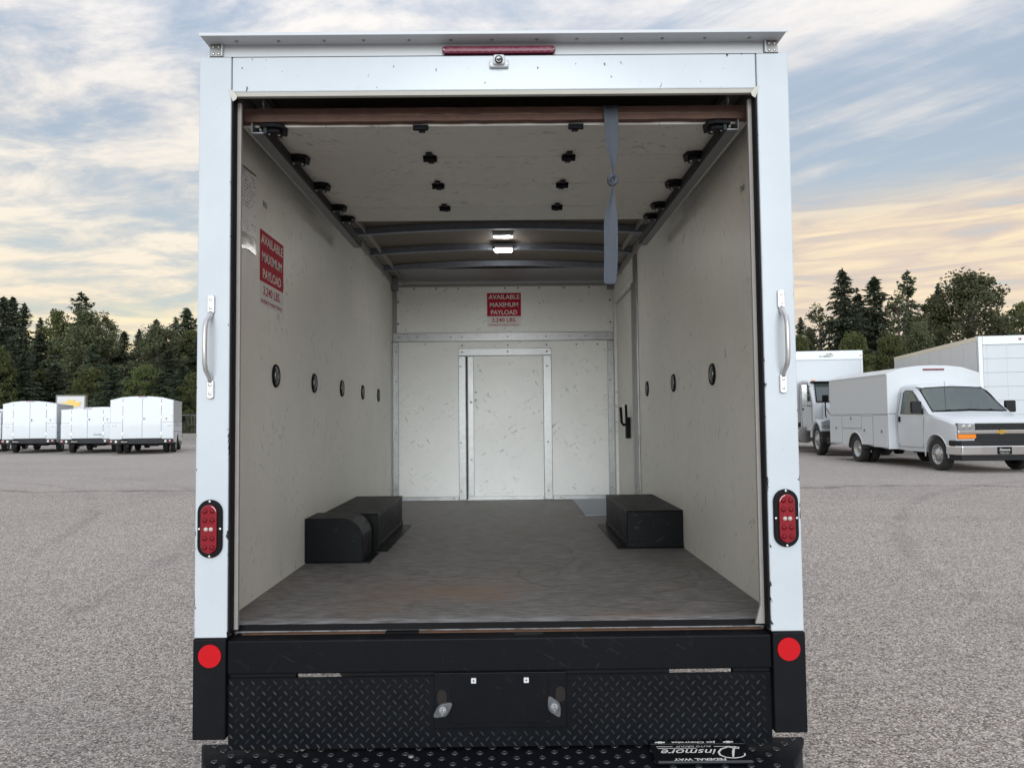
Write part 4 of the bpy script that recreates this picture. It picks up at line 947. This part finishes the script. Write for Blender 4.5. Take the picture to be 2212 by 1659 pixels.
# ------------------------------------------------------------------ conventional-cab box truck behind the right van
def conventional(loc, rz):
    root = empty('box_truck', loc, rz, label='white box truck with long bonnet and tall cargo box parked behind the service van', cat='truck')
    # local: front to -y, y=0 at the front face of the cargo box
    CB = box('cargo_box', m_trl, root, -1.24, 1.24, 0, 6.0, 1.05, 3.62, bevel=.02)
    box('front_fairing', m_vwhite, CB, -1.245, 1.245, -.035, -.001, 3.30, 3.63, bevel=.02)
    for s in (-1, 1): box('corner_post', m_cap, CB, s*1.17, s*1.25, -.012, .08, 1.05, 3.299, bevel=.01)
    lb = MB()
    for i in range(22): lb.lathe([(.008, 0), (0, .006)], (-1.1+i*.105, -.0355, 3.335), n=6)
    for i in range(20):
        for s in (-1, 1): lb.lathe([(.008, 0), (0, .006)], (s*1.19, -.0125, 1.2+i*.105), n=6)
    lb.obj('rivets', m_galv, CB)
    box('marker_light', m_red, CB, 1.15, 1.22, -.05, -.036, 3.42, 3.47)
    lettering('SUMMIT', m_signf, CB, frame((-.02, -.0362, 3.43), (1, 0, 0), (0, 0, 1)), .52, .085, shear=.25, bold=.02)
    MB().prism([(-.06, 3.485), (.02, 3.53), (.07, 3.505), (.13, 3.55), (.22, 3.485)], -.0385, -.0355, 'y').obj('mountain_logo', m_signf, CB)
    # cab
    cabp = [(-.10, .75), (-.10, 2.50), (-.30, 2.56), (-1.15, 2.50), (-1.30, 2.40), (-1.75, 1.72), (-1.75, .75)]
    K = MB().prism(cabp, -1.0, 1.0, 'x').obj('cab', m_vwhite, root, bevel=.06, seg=3)
    MB().add([(-.86, -1.765, 1.78), (.86, -1.765, 1.78), (.80, -1.355, 2.395), (-.80, -1.355, 2.395)], [(0, 1, 2, 3)]).obj('windscreen', m_glassd, K).modifiers.new('t', 'SOLIDIFY').thickness = .03
    MB().tube([(-.88, -1.77, 1.76), (.88, -1.77, 1.76), (.82, -1.36, 2.41), (-.82, -1.36, 2.41), (-.88, -1.77, 1.76)], .022, 6).obj('windscreen_seal', m_rubber, K)
    MB().box(-.95, .95, -1.50, -1.25, 2.43, 2.47).obj('sun_visor', m_rubber, K, bevel=.01)
    for x in (-.8, -.12, 0, .12, .8): MB().box(x-.05, x+.05, -1.22, -1.12, 2.50, 2.55).obj('cab_light', m_amber, K, bevel=.01)
    for s in (-1, 1):
        MB().prism([(-1.50, 1.78), (-.45, 1.78), (-.45, 2.36), (-1.20, 2.36)], s*1.001, s*1.012, 'x').obj('side_window', m_glassd, K)
        MB().tube([(s*1.004, y, z) for y, z in [(-1.62, .85), (-1.62, 1.7), (-1.22, 2.42), (-.36, 2.42), (-.36, .85)]], .010, 5).obj('door_gap', m_vgap, K)
        MB().box(s*1.0, s*1.03, -.62, -.46, 1.50, 1.55).obj('door_handle', m_rubber, K)
        MB().tube([(s*1.0, -1.5, 2.30), (s*1.22, -1.62, 2.28)], .015, 6).tube([(s*1.0, -1.5, 1.62), (s*1.22, -1.62, 1.64)], .015, 6).obj('mirror_arm', m_rubber, K)
        MB().prism(rrect(s*1.25-.10, s*1.25+.10, 1.62, 2.36, .04), -1.68, -1.60, 'y').obj('wing_mirror', m_rim, K, bevel=.02)
        # fenders
        fp = []
        for a in range(0, 181, 15): fp.append((-2.55+.66*math.cos(R(a)), .55+.62*math.sin(R(a))))
        FN = MB().prism(fp+[(-3.21, .55)]+[(-2.55+.54*math.cos(R(a)), .55+.50*math.sin(R(a))) for a in range(180, -1, -15)], s*.72, s*1.16, 'x').obj('wheel_fender', m_vwhite, root, bevel=.04, seg=3)
        MB().prism([(s*.72, .98), (s*1.12, .95), (s*1.14, 1.10), (s*.95, 1.17), (s*.72, 1.17)], -3.24, -3.05, 'y').obj('headlight', m_hl, root, bevel=.02)
        MB().tube([(s*.92, -2.95, 1.22), (s*.95, -2.98, 1.30), (s*.95, -2.98, 1.75)], .018, 6).tube([(s*.95, -2.98, 1.55), (s*.70, -2.6, 1.32)], .010, 5).prism(rrect(s*.95-.09, s*.95+.09, 1.72, 1.95, .03), -3.02, -2.94, 'y').obj('bonnet_mirror', m_rubber, root)
        wheel(root, s*1.0, -2.55, .50, s, r=.50, w=.26)
        MB().cyl((s*1.02, -.9, .62), (s*1.02, .7, .62), .28, 16).obj('fuel_tank', m_alu, root)
        wheel(root, s*1.02, 3.9, .50, s, r=.50, w=.25, dual=True)
    hp = [(-1.72, .95), (-1.72, 1.74), (-2.2, 1.66), (-2.8, 1.50), (-3.10, 1.38), (-3.20, 1.22), (-3.22, .72), (-3.0, .70)]
    HO = MB().prism(hp, -.70, .70, 'x').obj('bonnet', m_vwhite, root, bevel=.10, seg=4)
    box('grille', m_chrome, root, -.45, .45, -3.255, -3.20, .78, 1.22, bevel=.03)
    MB().prism([(-1.18, -3.0), (-1.15, -3.28), (-.8, -3.42), (.8, -3.42), (1.15, -3.28), (1.18, -3.0)], .42, .80, 'z').obj('front_bumper', m_bump, root, bevel=.03)
    MB().box(-.5, -.38, -3.1, 6.0, .70, .95).box(.38, .5, -3.1, 6.0, .70, .95).box(-1, 1, 3.8, 4.0, .45, .55).box(-.8, .8, -2.6, -2.5, .45, .55).box(-.7, .7, -3, -1.2, .6, 1.1).obj('chassis', m_dk, root)
    return root
conventional((11.60, 24.3, .29), R(-7))

# ------------------------------------------------------------------ tall box at the right edge
def far_box(loc, rz):
    root = empty('box_trailer', loc, rz, label='tall box trailer with panelled rear door at the right edge behind the service van', cat='trailer')
    # local: rear face at y=0 looking to -y, left edge at x=0
    Wd, Hh, L = 2.44, 3.43, 7.3
    B = box('trailer_body', m_trw, root, .02, Wd-.02, .06, L, 1.0, Hh-.02)
    for s, x in ((-1, 0), (1, Wd)):
        box('rear_post', m_vwhite, root, x, x-s*.11, 0, .09, .85, Hh, bevel=.01)
        box('top_rail', m_cream, root, x-.004*-s*-1 if False else x, x-s*.07, .092, L+.02, Hh-.13, Hh, bevel=.008)
        box('bottom_rail', m_galv, root, x, x-s*.07, .092, L, .98, 1.12)
        n = 0
        for i in range(8):
            y0 = .12+i*.90
            box('side_panel', m_trw, root, x+s*.0, x-s*.018, y0+.004, min(y0+.893, L-.01), 1.122, Hh-.132, bevel=.003)
    box('rear_header', m_vwhite, root, .112, Wd-.112, 0.002, .09, Hh-.24, Hh, bevel=.008)
    DR = None
    for i in range(6):
        z1 = Hh-.245-i*.385
        d_ = box('door_panel', m_trl, root, .125, Wd-.125, .035, .055, z1-.379, z1, bevel=.004)
    lb = MB()
    for j in range(5):
        for i in range(34): lb.lathe([(.009, 0), (0, .006)], (.22+j*.50, .035, Hh-.28-i*.066), axis=(0, -1, 0), n=6)
    lb.obj('rivets', m_galv, root, kind='stuff')
    MB().box(.05, Wd-.05, -.1, .05, .55, .66).box(.2, .28, -.02, .05, .6, 1.0).box(Wd-.28, Wd-.2, -.02, .05, .6, 1.0).obj('rear_bar', m_bump, root)
    for y in (1.3, ):
        for s, x in ((-1, .16), (1, Wd-.16)): wheel(root, x, y+.4, .48, s, r=.48, w=.25, dual=True)
    MB().box(.6, .72, .1, L, .72, .98).box(Wd-.72, Wd-.6, .1, L, .72, .98).box(.3, Wd-.3, 1.6, 1.8, .42, .54).obj('chassis', m_dk, root)
    box('landing_leg', m_galv, root, .5, .62, L-1.6, L-1.48, .0, .75); box('landing_leg', m_galv, root, Wd-.62, Wd-.5, L-1.6, L-1.48, .0, .75)
    lb = MB()
    lb.lathe([(.04, 0), (.03, .012), (0, .014)], (1.25, .0, Hh-.10), n=12).lathe([(.04, 0), (.03, .012), (0, .014)], (1.05, .0, Hh-.10), n=12).obj('marker_light', m_red, root)
far_box((13.06, 17.9, .29), R(-11))

# ------------------------------------------------------------------ dealership sign, barrier, rail, distant car
SG = empty('sign', (-24.35, 39.2, .20), R(20), label='rectangular white dealership sign with a gold bow-tie emblem behind the vans', cat='sign')
box('sign_cabinet', m_signf, SG, -.74, .74, 0, .55, .35, 2.98, bevel=.02)
box('sign_face', m_sign, SG, -.66, .66, -.012, -.001, .50, 2.90)
bowtie(m_gold, SG, frame((0, -.0125, 2.47), (1, 0, 0), (0, 0, 1)), 1.0, .03, k=1.25)
box('sign_post', m_signf, SG, -.60, -.42, .2, .4, 0, .35); box('sign_post', m_signf, SG, .42, .60, .2, .4, 0, .35)
BR = empty('barrier_wall', (-24, 43.0, .18), 0, label='low grey concrete barrier wall running behind the parked vans', cat='barrier')
for i in range(9):
    MB().prism([(-.28, 0), (.28, 0), (.22, .10), (.12, .30), (.09, .74), (-.09, .74), (-.12, .30), (-.22, .10)], -16+i*3.55, -16+i*3.55+3.51, 'x').obj('barrier_segment', m_conc, BR)
FN = empty('chain_fence', (-24, 44.2, .18), 0, label='wire fence on thin steel posts behind the concrete barrier', cat='fence')
for i in range(13): MB().cyl((-16+i*2.66, 0, 0), (-16+i*2.66, 0, 1.9), .035, 8).obj('fence_post', m_galv, FN)
MB().cyl((-16, 0, 1.86), (16, 0, 1.86), .022, 6).obj('top_rail', m_galv, FN)
mb = MB()
for i in range(150): x = -16+i*.2133; mb.box(x-.004, x+.004, -.004, .004, .05, 1.84)
for i in range(12): mb.box(-16, 16, -.004, .004, .10+i*.15, .108+i*.15)
mb.obj('wire_mesh', m_galv, FN, kind='stuff')
# distant white car beyond the fence
CR = empty('parked_car', (-19.7, 52.5, .15), R(70), label='small white car half hidden beyond the barrier, under the trees', cat='car')
cp_ = [(-2.1, .25), (-2.1, .75), (-1.75, .92), (-.95, 1.0), (-.35, 1.42), (.75, 1.45), (1.45, 1.05), (2.05, .95), (2.1, .30)]
CRB = MB().prism(cp_, -.85, .85, 'x').obj('body', m_vwhite, CR, bevel=.08, seg=3)
for s in (-1, 1):
    MB().prism([(-.80, 1.02), (-.30, 1.36), (.70, 1.39), (1.25, 1.05)], s*.851, s*.862, 'x').obj('side_window', m_glassd, CRB)
    for y in (-1.3, 1.3): MB().lathe(tyre_prof(.33, .2), (s*.80, y, .33), axis=(s, 0, 0), n=20).obj('wheel', m_tyre, CR, smooth=True)
box('windscreen', m_glassd, CRB, -.7, .7, -.72, -.50, 1.08, 1.30)
GB = empty('waste_bin', (-20.6, 50.2, .15), 0, label='pale green bin standing near the small white car', cat='bin')
MB().prism([(-.55, .05), (.55, .05), (.68, 1.15), (-.68, 1.15)], -.5, .5, 'y').obj('bin_body', mat('pale_green', (.24, .42, .33), .5), GB, bevel=.04)
box('bin_lid', m_bump, GB, -.72, .72, -.55, .55, 1.152, 1.23, bevel=.03)

# ------------------------------------------------------------------ trees
def leafquads(mb, c, dirv, ln, wd, rnd):
    a = Vector(dirv).normalized(); b = a.cross(Vector((rnd.uniform(-1, 1), rnd.uniform(-1, 1), rnd.uniform(-1, 1)))).normalized()
    c = Vector(c)
    mb.add([c-a*ln*.5, c+b*wd*.5, c+a*ln*.5, c-b*wd*.5], [(0, 1, 2, 3)])
def fir_mesh(seed, h=20, rad=4.0, whorls=30, sparse=1.0, top_open=0):
    rnd = random.Random(seed); mb = MB(); tr = MB()
    tr.tube([(0, 0, 0), (rnd.uniform(-.1, .1), 0, h*.5), (0, 0, h*.985)], [.32, .18, .02], 7)
    N = int(whorls*7.5)
    for i in range(N):
        t = ((i+rnd.random())/N)**.95
        if rnd.random() > sparse: continue
        z = h*(.06+.925*t); L = rad*((1-t)**.78)*(1+.13*math.sin(t*31+seed))+.16
        an = i*2.39996+rnd.uniform(-.5, .5); Lb = L*rnd.choice((rnd.uniform(.5, .8), rnd.uniform(.75, 1.0), rnd.uniform(.9, 1.22)))
        dr = rnd.uniform(.12, .45) if t < .8 else rnd.uniform(-.5, .1)
        dv = Vector((math.cos(an), math.sin(an), -dr)); sd_ = Vector((-math.sin(an), math.cos(an), 0))
        if Lb > 1.0: tr.tube([(0, 0, z), tuple(dv*Lb*.5+Vector((0, 0, z))), tuple(dv*Lb*.9+Vector((0, 0, z+.12*Lb)))], [.05, .03, .01], 4, False)
        n = max(3, int(Lb/.27))
        for j in range(n):
            u = (j+.5)/n; p = dv*Lb*u+Vector((0, 0, z+.16*Lb*u*u))
            wdt = Lb*.26*(1.1-u)+.12
            for q in (-1, 1):
                pp = p+sd_*q*wdt*rnd.uniform(.1, .9)+Vector((0, 0, rnd.uniform(-.30, .05)))
                leafquads(mb, pp, dv*.7+sd_*q*rnd.uniform(.3, .9)+Vector((0, 0, rnd.uniform(-.6, .05))), rnd.uniform(.50, .95), rnd.uniform(.18, .32), rnd)
            if rnd.random() < .6: leafquads(mb, p+Vector((0, 0, -.16)), (rnd.uniform(-.4, .4), rnd.uniform(-.4, .4), -1), rnd.uniform(.4, .7), .2, rnd)
    for j in range(10): leafquads(mb, (0, 0, h*(.955+.004*j)), (rnd.uniform(-.5, .5), rnd.uniform(-.5, .5), 1), .5, .14, rnd)
    return tr.me('trunk'), mb.me('crown')
def broad_mesh(seed, h=16, rx=5.0, base=.18, clumps=150, leaves=70, lf=.36, tall=1.0):
    rnd = random.Random(seed); mb = MB(); tr = MB()
    tr.tube([(0, 0, 0), (.1, 0, h*.22), (.0, .1, h*.5), (.1, 0, h*.82)], [.34, .26, .16, .04], 8)
    cs = []
    for i in range(clumps):
        t = rnd.random()**.85; z = h*(base+(1-base)*t)
        prof = math.sin(math.pi*min(1, (.10+.86*t)**.9))**.7
        rr = rx*prof*math.sqrt(rnd.random())*rnd.uniform(.7, 1.1); an = rnd.uniform(0, 6.283)
        c = Vector((rr*math.cos(an), rr*math.sin(an), z+rnd.uniform(-.4, .4))); cs.append(c)
        if i % 2 == 0:
            tr.tube([(0, 0, max(h*.12, z-rr*.8-.6)), tuple(c*.55+Vector((0, 0, z*.43))), tuple(c)], [.09, .05, .012], 5, False)
        cr_ = rnd.uniform(.55, 1.25)*rx/5
        for j in range(leaves):
            v = Vector((rnd.gauss(0, 1), rnd.gauss(0, 1), rnd.gauss(0, .72))); v = v.normalized()*cr_*rnd.random()**.4
            leafquads(mb, c+v, (rnd.uniform(-1, 1), rnd.uniform(-1, 1), rnd.uniform(-.8, .3)), lf*rnd.uniform(.7, 1.3), lf*rnd.uniform(.4, .75), rnd)
    return tr.me('trunk'), mb.me('crown')
FIR = [fir_mesh(1, rad=5.6, whorls=34), fir_mesh(2, rad=5.2, whorls=32), fir_mesh(3, rad=6.0, whorls=38), fir_mesh(4, rad=5.0, whorls=27, sparse=.85), fir_mesh(5, rad=6.6, whorls=26, sparse=.80)]
BRD = [broad_mesh(11, clumps=190), broad_mesh(12, rx=4.4, clumps=150), broad_mesh(13, rx=5.6, clumps=210), broad_mesh(14, rx=3.8, clumps=80, leaves=46), broad_mesh(15, h=16, rx=5.0, base=.03, clumps=190)]
def pt(px, py, dist):
    v = fwd + r2*((px-1106)/1610.7) - u2*((py-829.5)/1610.7)
    return CAMLOC+v*(dist/v.y)
TREEG = {'L': 'trees of the wood behind the parked vans', 'R': 'trees behind the trucks at right'}
def tree(kind, var, px, py, dist, wscale, label, side, mt=None):
    p = pt(px, py, dist); gz = .1; h = p.z-gz
    tm, cm = (FIR if kind == 'fir' else BRD)[var]; h0 = 20 if kind == 'fir' else 16.4
    r = empty('fir_tree' if kind == 'fir' else 'broadleaf_tree', (p.x, p.y, gz), random.uniform(0, 6.28), label=label, cat='tree', group=TREEG[side])
    sc = h/h0
    if kind == 'fir': wscale *= 1.38
    r.scale = (sc*wscale, sc*wscale, sc)
    link('trunk', tm, m_bark, r); link('crown', cm, mt or (m_fir if kind == 'fir' else m_leaf), r)
m_leafy = foliage('yellowing_leaves', (.10, .10, .025), (.17, .15, .035), (.20, .17, .05), .35)
m_leafg = foliage('bright_leaves', (.06, .085, .022), (.10, .12, .035), (.14, .15, .05), .35)
m_leafd = foliage('dull_leaves', (.068, .078, .042), (.108, .116, .060), (.15, .15, .078), .30)
for a in [
 ('fir', 1, 8, 639, 92, .9, 'tall spired fir at the left edge of the photo'),
 ('fir', 0, 27, 639, 95, .8, 'second tall fir from the left, touching the spired one at the edge'),
 ('fir', 3, 53, 653, 90, .8, 'third fir from the left, thinner and a little shorter than its two neighbours'),
 ('fir', 3, 87, 684, 104, .6, 'small pointed fir tip standing in the low gap of the skyline at left'),
 ('brd', 1, 126, 668, 88, .75, 'narrow bushy broadleaf tree rising left of the tallest fir'),
 ('fir', 4, 176, 629, 90, .82, 'tallest fir at left with an open, tiered top above the broadleaf crown'),
 ('brd', 0, 192, 678, 76, 1.0, 'large olive broadleaf tree in front of the tallest fir', m_leafd),
 ('brd', 3, 230, 677, 82, 1.0, 'loose pale broadleaf top right of the tallest fir', m_leafd),
 ('fir', 0, 268, 714, 100, .9, 'low fir in the dip of the skyline right of the tallest fir'),
 ('fir', 3, 300, 709, 102, .7, 'pair-forming slim fir in the dip of the skyline, nearer the white truck'),
 ('fir', 1, 338, 688, 92, .75, 'pointed fir over the dull broadleaf near the white truck post'),
 ('brd', 2, 346, 706, 80, .95, 'broad dull-green tree behind the widest van', m_leafd),
 ('fir', 3, 379, 683, 92, .7, 'thin fir left of the fir that touches the white truck post'),
 ('fir', 0, 404, 663, 86, .9, 'fir touching the left post of the open truck'),
 ('brd', 1, 415, 712, 84, .9, 'olive tree at the left post of the open truck', m_leafd),
 ('fir', 2, 203, 742, 64, .95, 'dark shaggy conifer in front of the large olive tree'),
 ('fir', 2, 51, 762, 62, 1.0, 'dark low conifer in front of the three left firs'),
 ('brd', 4, -8, 745, 60, .8, 'green bushy tree cut by the left edge'),
 ('brd', 4, 409, 884, 47, .8, 'small yellow-green shrub by the left post of the open truck', m_leafg),
 ]: tree(*a[:6], a[6], 'L', a[7] if len(a) > 7 else None)
rn = random.Random(5)
def near_what(px):
    return ('at the left edge of the photo' if px < 20 else 'above the tall narrow van' if px < 128 else 'above the dealership sign' if px < 190 else
            'above the low van with dark script' if px < 248 else 'above the widest van' if px < 388 else 'beside the left post of the open truck')
for i in range(16):
    px = -30+i*31+rn.uniform(-8, 8)
    tree('fir', rn.randint(0, 2), px, rn.uniform(715, 770), rn.uniform(74, 108), 1.15, 'dark conifer in the dense back row, '+near_what(px), 'L')
for i in range(13):
    px = -25+i*38+rn.uniform(-8, 8)
    tree('brd' if i % 3 == 0 else 'fir', 4 if i % 3 == 0 else 2, px, rn.uniform(775, 812), rn.uniform(58, 66), 1.25, ('low dull bushy tree' if i % 3 == 0 else 'low dark conifer')+' at the wood edge, '+near_what(px), 'L', m_leafd if i % 3 == 0 else None)
for a in [
 ('fir', 0, 1819, 578, 72, .82, 'tallest spired fir left of the broadleaf trees at right'),
 ('fir', 1, 1887, 595, 74, .95, 'second fir from the left at right, with a dense dark crown'),
 ('fir', 4, 1959, 582, 80, .62, 'slim fir with open tiers rising above the thin yellowish tree'),
 ('fir', 3, 2027, 609, 78, .55, 'small fir tip beside the large round broadleaf crown'),
 ('fir', 2, 1853, 632, 78, .9, 'dark fir filling the gap between the two spired firs at right'),
 ('brd', 2, 2095, 592, 62, .92, 'large round-crowned broadleaf tree at right'),
 ('brd', 1, 2015, 640, 66, .8, 'broadleaf tree left of the large round crown at right'),
 ('brd', 1, 2205, 652, 66, .8, 'broadleaf tree cut by the right edge'),
 ('brd', 3, 1940, 632, 64, .85, 'thin tree with yellowing leaves below the slim fir', m_leafg),
 ('brd', 3, 1768, 658, 84, .9, 'sparse pale tree left of the tallest spired fir at right', m_leafd),
 ('fir', 3, 1729, 684, 120, .8, 'distant fir at the right post of the open truck'),
 ('fir', 0, 1748, 705, 110, .9, 'distant short fir between the sparse tree and the right post'),
 ('brd', 4, 1727, 722, 60, .62, 'yellow-green shrub beside the right post of the open truck', m_leafy),
 ('brd', 4, 1842, 716, 54, .75, 'bright green bush above the box truck roof', m_leafg),
 ('brd', 4, 1925, 722, 54, .80, 'dark green bush right of the box truck roof'),
 ('brd', 0, 1985, 700, 56, .80, 'shady round tree over the service van roof'),
 ('brd', 0, 2160, 690, 58, .85, 'shady tree behind the tall box trailer'),
 ]: tree(*a[:6], a[6], 'R', a[7] if len(a) > 7 else None)
for i in range(11):
    px = 1700+i*52+rn.uniform(-9, 9)
    tree('brd' if i % 2 else 'fir', 4 if i % 2 else 2, px, rn.uniform(728, 770), rn.uniform(68, 90), 1.2, ('low bushy tree' if i % 2 else 'low dark conifer')+(' in the shaded row over the box truck with long bonnet' if px < 1868 else ' in the shaded row over the service van roof' if px < 1960 else ' in the shaded row over the tall box trailer'), 'R')
for i in range(14):   # the wood goes on behind the open truck
    tree('fir', rn.randint(0, 2), 440+i*96, rn.uniform(690, 740), rn.uniform(85, 110), 1.0, 'conifer of the wood hidden behind the open truck', 'L')

# ------------------------------------------------------------------ loose things in and on the truck
rows = []
for z, x, hw, dy_, tw in ((2.712, .425, .027, .02, 0), (2.700, .425, .027, -.004, 0), (2.62, .427, .027, -.004, .02), (2.56, .428, .0255, -.003, .1), (2.51, .430, .020, 0, .35), (2.47, .431, .013, .003, .8),
     (2.445, .430, .010, 0, 1.2), (2.425, .429, .011, 0, 1.4), (2.405, .428, .009, 0, 1.2), (2.37, .427, .013, 0, .7), (2.33, .423, .020, .002, .4), (2.29, .419, .026, 0, .12), (2.24, .418, .0275, -.002, .0), (2.16, .418, .026, .0, -.1), (2.10, .416, .0255, .002, -.06), (2.034, .411, .0255, .0, 0)):
    c_, s_ = math.cos(tw), math.sin(tw)
    rows.append([(x+u*hw*c_, .128+dy_+u*hw*s_+.004*math.cos(u*3.1), z) for u in (-1, -.5, 0, .5, 1)])
mb = MB(); v = [p for r_ in rows for p in r_]; mb.add(v, [(i*5+k, i*5+k+1, (i+1)*5+k+1, (i+1)*5+k) for i in range(len(rows)-1) for k in range(4)])
SP = empty('pull_strap', (.425, .128, 2.70), label='blue-grey webbing pull strap with a knot hanging from the rolled-up door', cat='strap')
o = mb.obj('webbing', m_strap, SP, smooth=True); o.matrix_parent_inverse = Matrix.Translation((-.425, -.128, -2.70))
sm = o.modifiers.new('thick', 'SOLIDIFY'); sm.thickness = .003
sb = o.modifiers.new('sub', 'SUBSURF'); sb.levels = sb.render_levels = 1
kb = MB().tube([(.429+.013*math.cos(a), .126+.009*math.sin(a*2), 2.425+.016*math.sin(a)) for a in [i*.45 for i in range(16)]], .0085, 8).obj('knot', m_strap, SP, smooth=True)
kb.matrix_parent_inverse = Matrix.Translation((-.425, -.128, -2.70))
# sheet of paper taped to the left wall
PS = empty('paper_sheet', (-.9955, .375, 2.28), label='handwritten paper sheet taped high on the left wall by the door jamb', cat='paper')
ip = Matrix.Translation((.9955, -.375, -2.28))
mb = MB(); v = []
for i in range(7):
    for j in range(6): v.append((-.9945+.0012*math.sin(i*1.3)*math.cos(j), .278+.187*j/5, 2.285+.272*i/6+.012*(j/5)))
mb.add(v, [(i*6+j, i*6+j+1, (i+1)*6+j+1, (i+1)*6+j) for i in range(6) for j in range(5)])
o = mb.obj('sheet', m_paper, PS, smooth=True); o.matrix_parent_inverse = ip
mb = MB().prism([(.276, 2.555), (.466, 2.567), (.466, 2.560), (.276, 2.547)], -.9932, -.9926, 'x'); o = mb.obj('dark_tape', m_signf, PS); o.matrix_parent_inverse = ip
mb = MB().prism([(.277, 2.235), (.30, 2.228), (.38, 2.240), (.47, 2.232), (.468, 2.30), (.277, 2.295)], -.9931, -.9924, 'x'); o = mb.obj('clear_tape', m_tape, PS); o.matrix_parent_inverse = ip
# dealer plate lying on the step, upside down to the viewer
DP = empty('dealer_plate', (.662, -.053, .4400), R(-.6), label='black dealer plate with white lettering lying upside down on the step bumper', cat='plate')
DP.rotation_euler = (R(7), 0, R(-.6)); DP.scale = (1, .82, 1)
PB = MB().prism(rrect(-.160, .160, -.080, .080, .010), .004, .010, 'z').obj('plate_frame', m_rubber, DP, bevel=.002)
MB().box(-.152, .152, -.080, -.070, .0102, .0125).box(-.158, .158, .052, .0545, .0102, .0108).obj('frame_rim', m_grey, DP)
def dl(tx, x, y, wd, ht, **kw): lettering(tx, m_stwh, DP, Matrix.Translation((x, y, .0106)) @ Matrix.Rotation(math.pi, 4, 'Z'), wd, ht, **kw)
dl('FEDERAL WAY', -.015, -.058, .170, .0165, bold=.03)
def stroke(pts, w):
    n = len(pts); L_ = []; Rr = []
    for i in range(n):
        t_ = (Vector(pts[min(i+1, n-1)])-Vector(pts[max(i-1, 0)])).normalized(); nn_ = Vector((-t_.y, t_.x))*w*(.55+.45*math.sin(math.pi*i/(n-1)))
        p = Vector(pts[i]); L_.append(p+nn_); Rr.append(p-nn_)
    mp = lambda p: (.098-(p.x-.5)*.088, -.010-(p.y-.5)*.080, .0106)
    return [mp(p) for p in L_]+[mp(p) for p in Rr], [(i, i+1, n+i+1, n+i) for i in range(n-1)]
mb = MB(); mb.add(*stroke([(.52, .93), (.47, .70), (.40, .40), (.33, .16), (.24, .04)], .045))
mb.add(*stroke([(.02, .58), (.05, .78), (.22, .93), (.50, 1.0), (.78, .94), (.96, .74), (.97, .48), (.82, .20), (.55, .03), (.28, .0), (.12, .07), (.16, .17), (.34, .12), (.60, -.02)], .040))
mb.obj('lettering', m_stwh, DP)
dl('insmore', -.040, -.004, .185, .036, shear=.4, bold=.004)
dl('AUTO GROUP', -.018, .034, .118, .0105, bold=.0)
dl('Jet Chevrolet', -.012, .066, .150, .0155, bold=.03)
MB().box(.050, .105, .0325, .0340, .0102, .0108).box(-.142, -.088, .0335, .0350, .0102, .0108).box(-.14, -.01, .0205, .0222, .0102, .0108).obj('ruled_lines', m_stwh, DP)
for x in (-.125, .105): bowtie(m_stwh, DP, Matrix.Translation((x, .066, .0101)) @ Matrix.Rotation(math.pi, 4, 'Z'), .036, .0006, name='bow_tie_emblem')
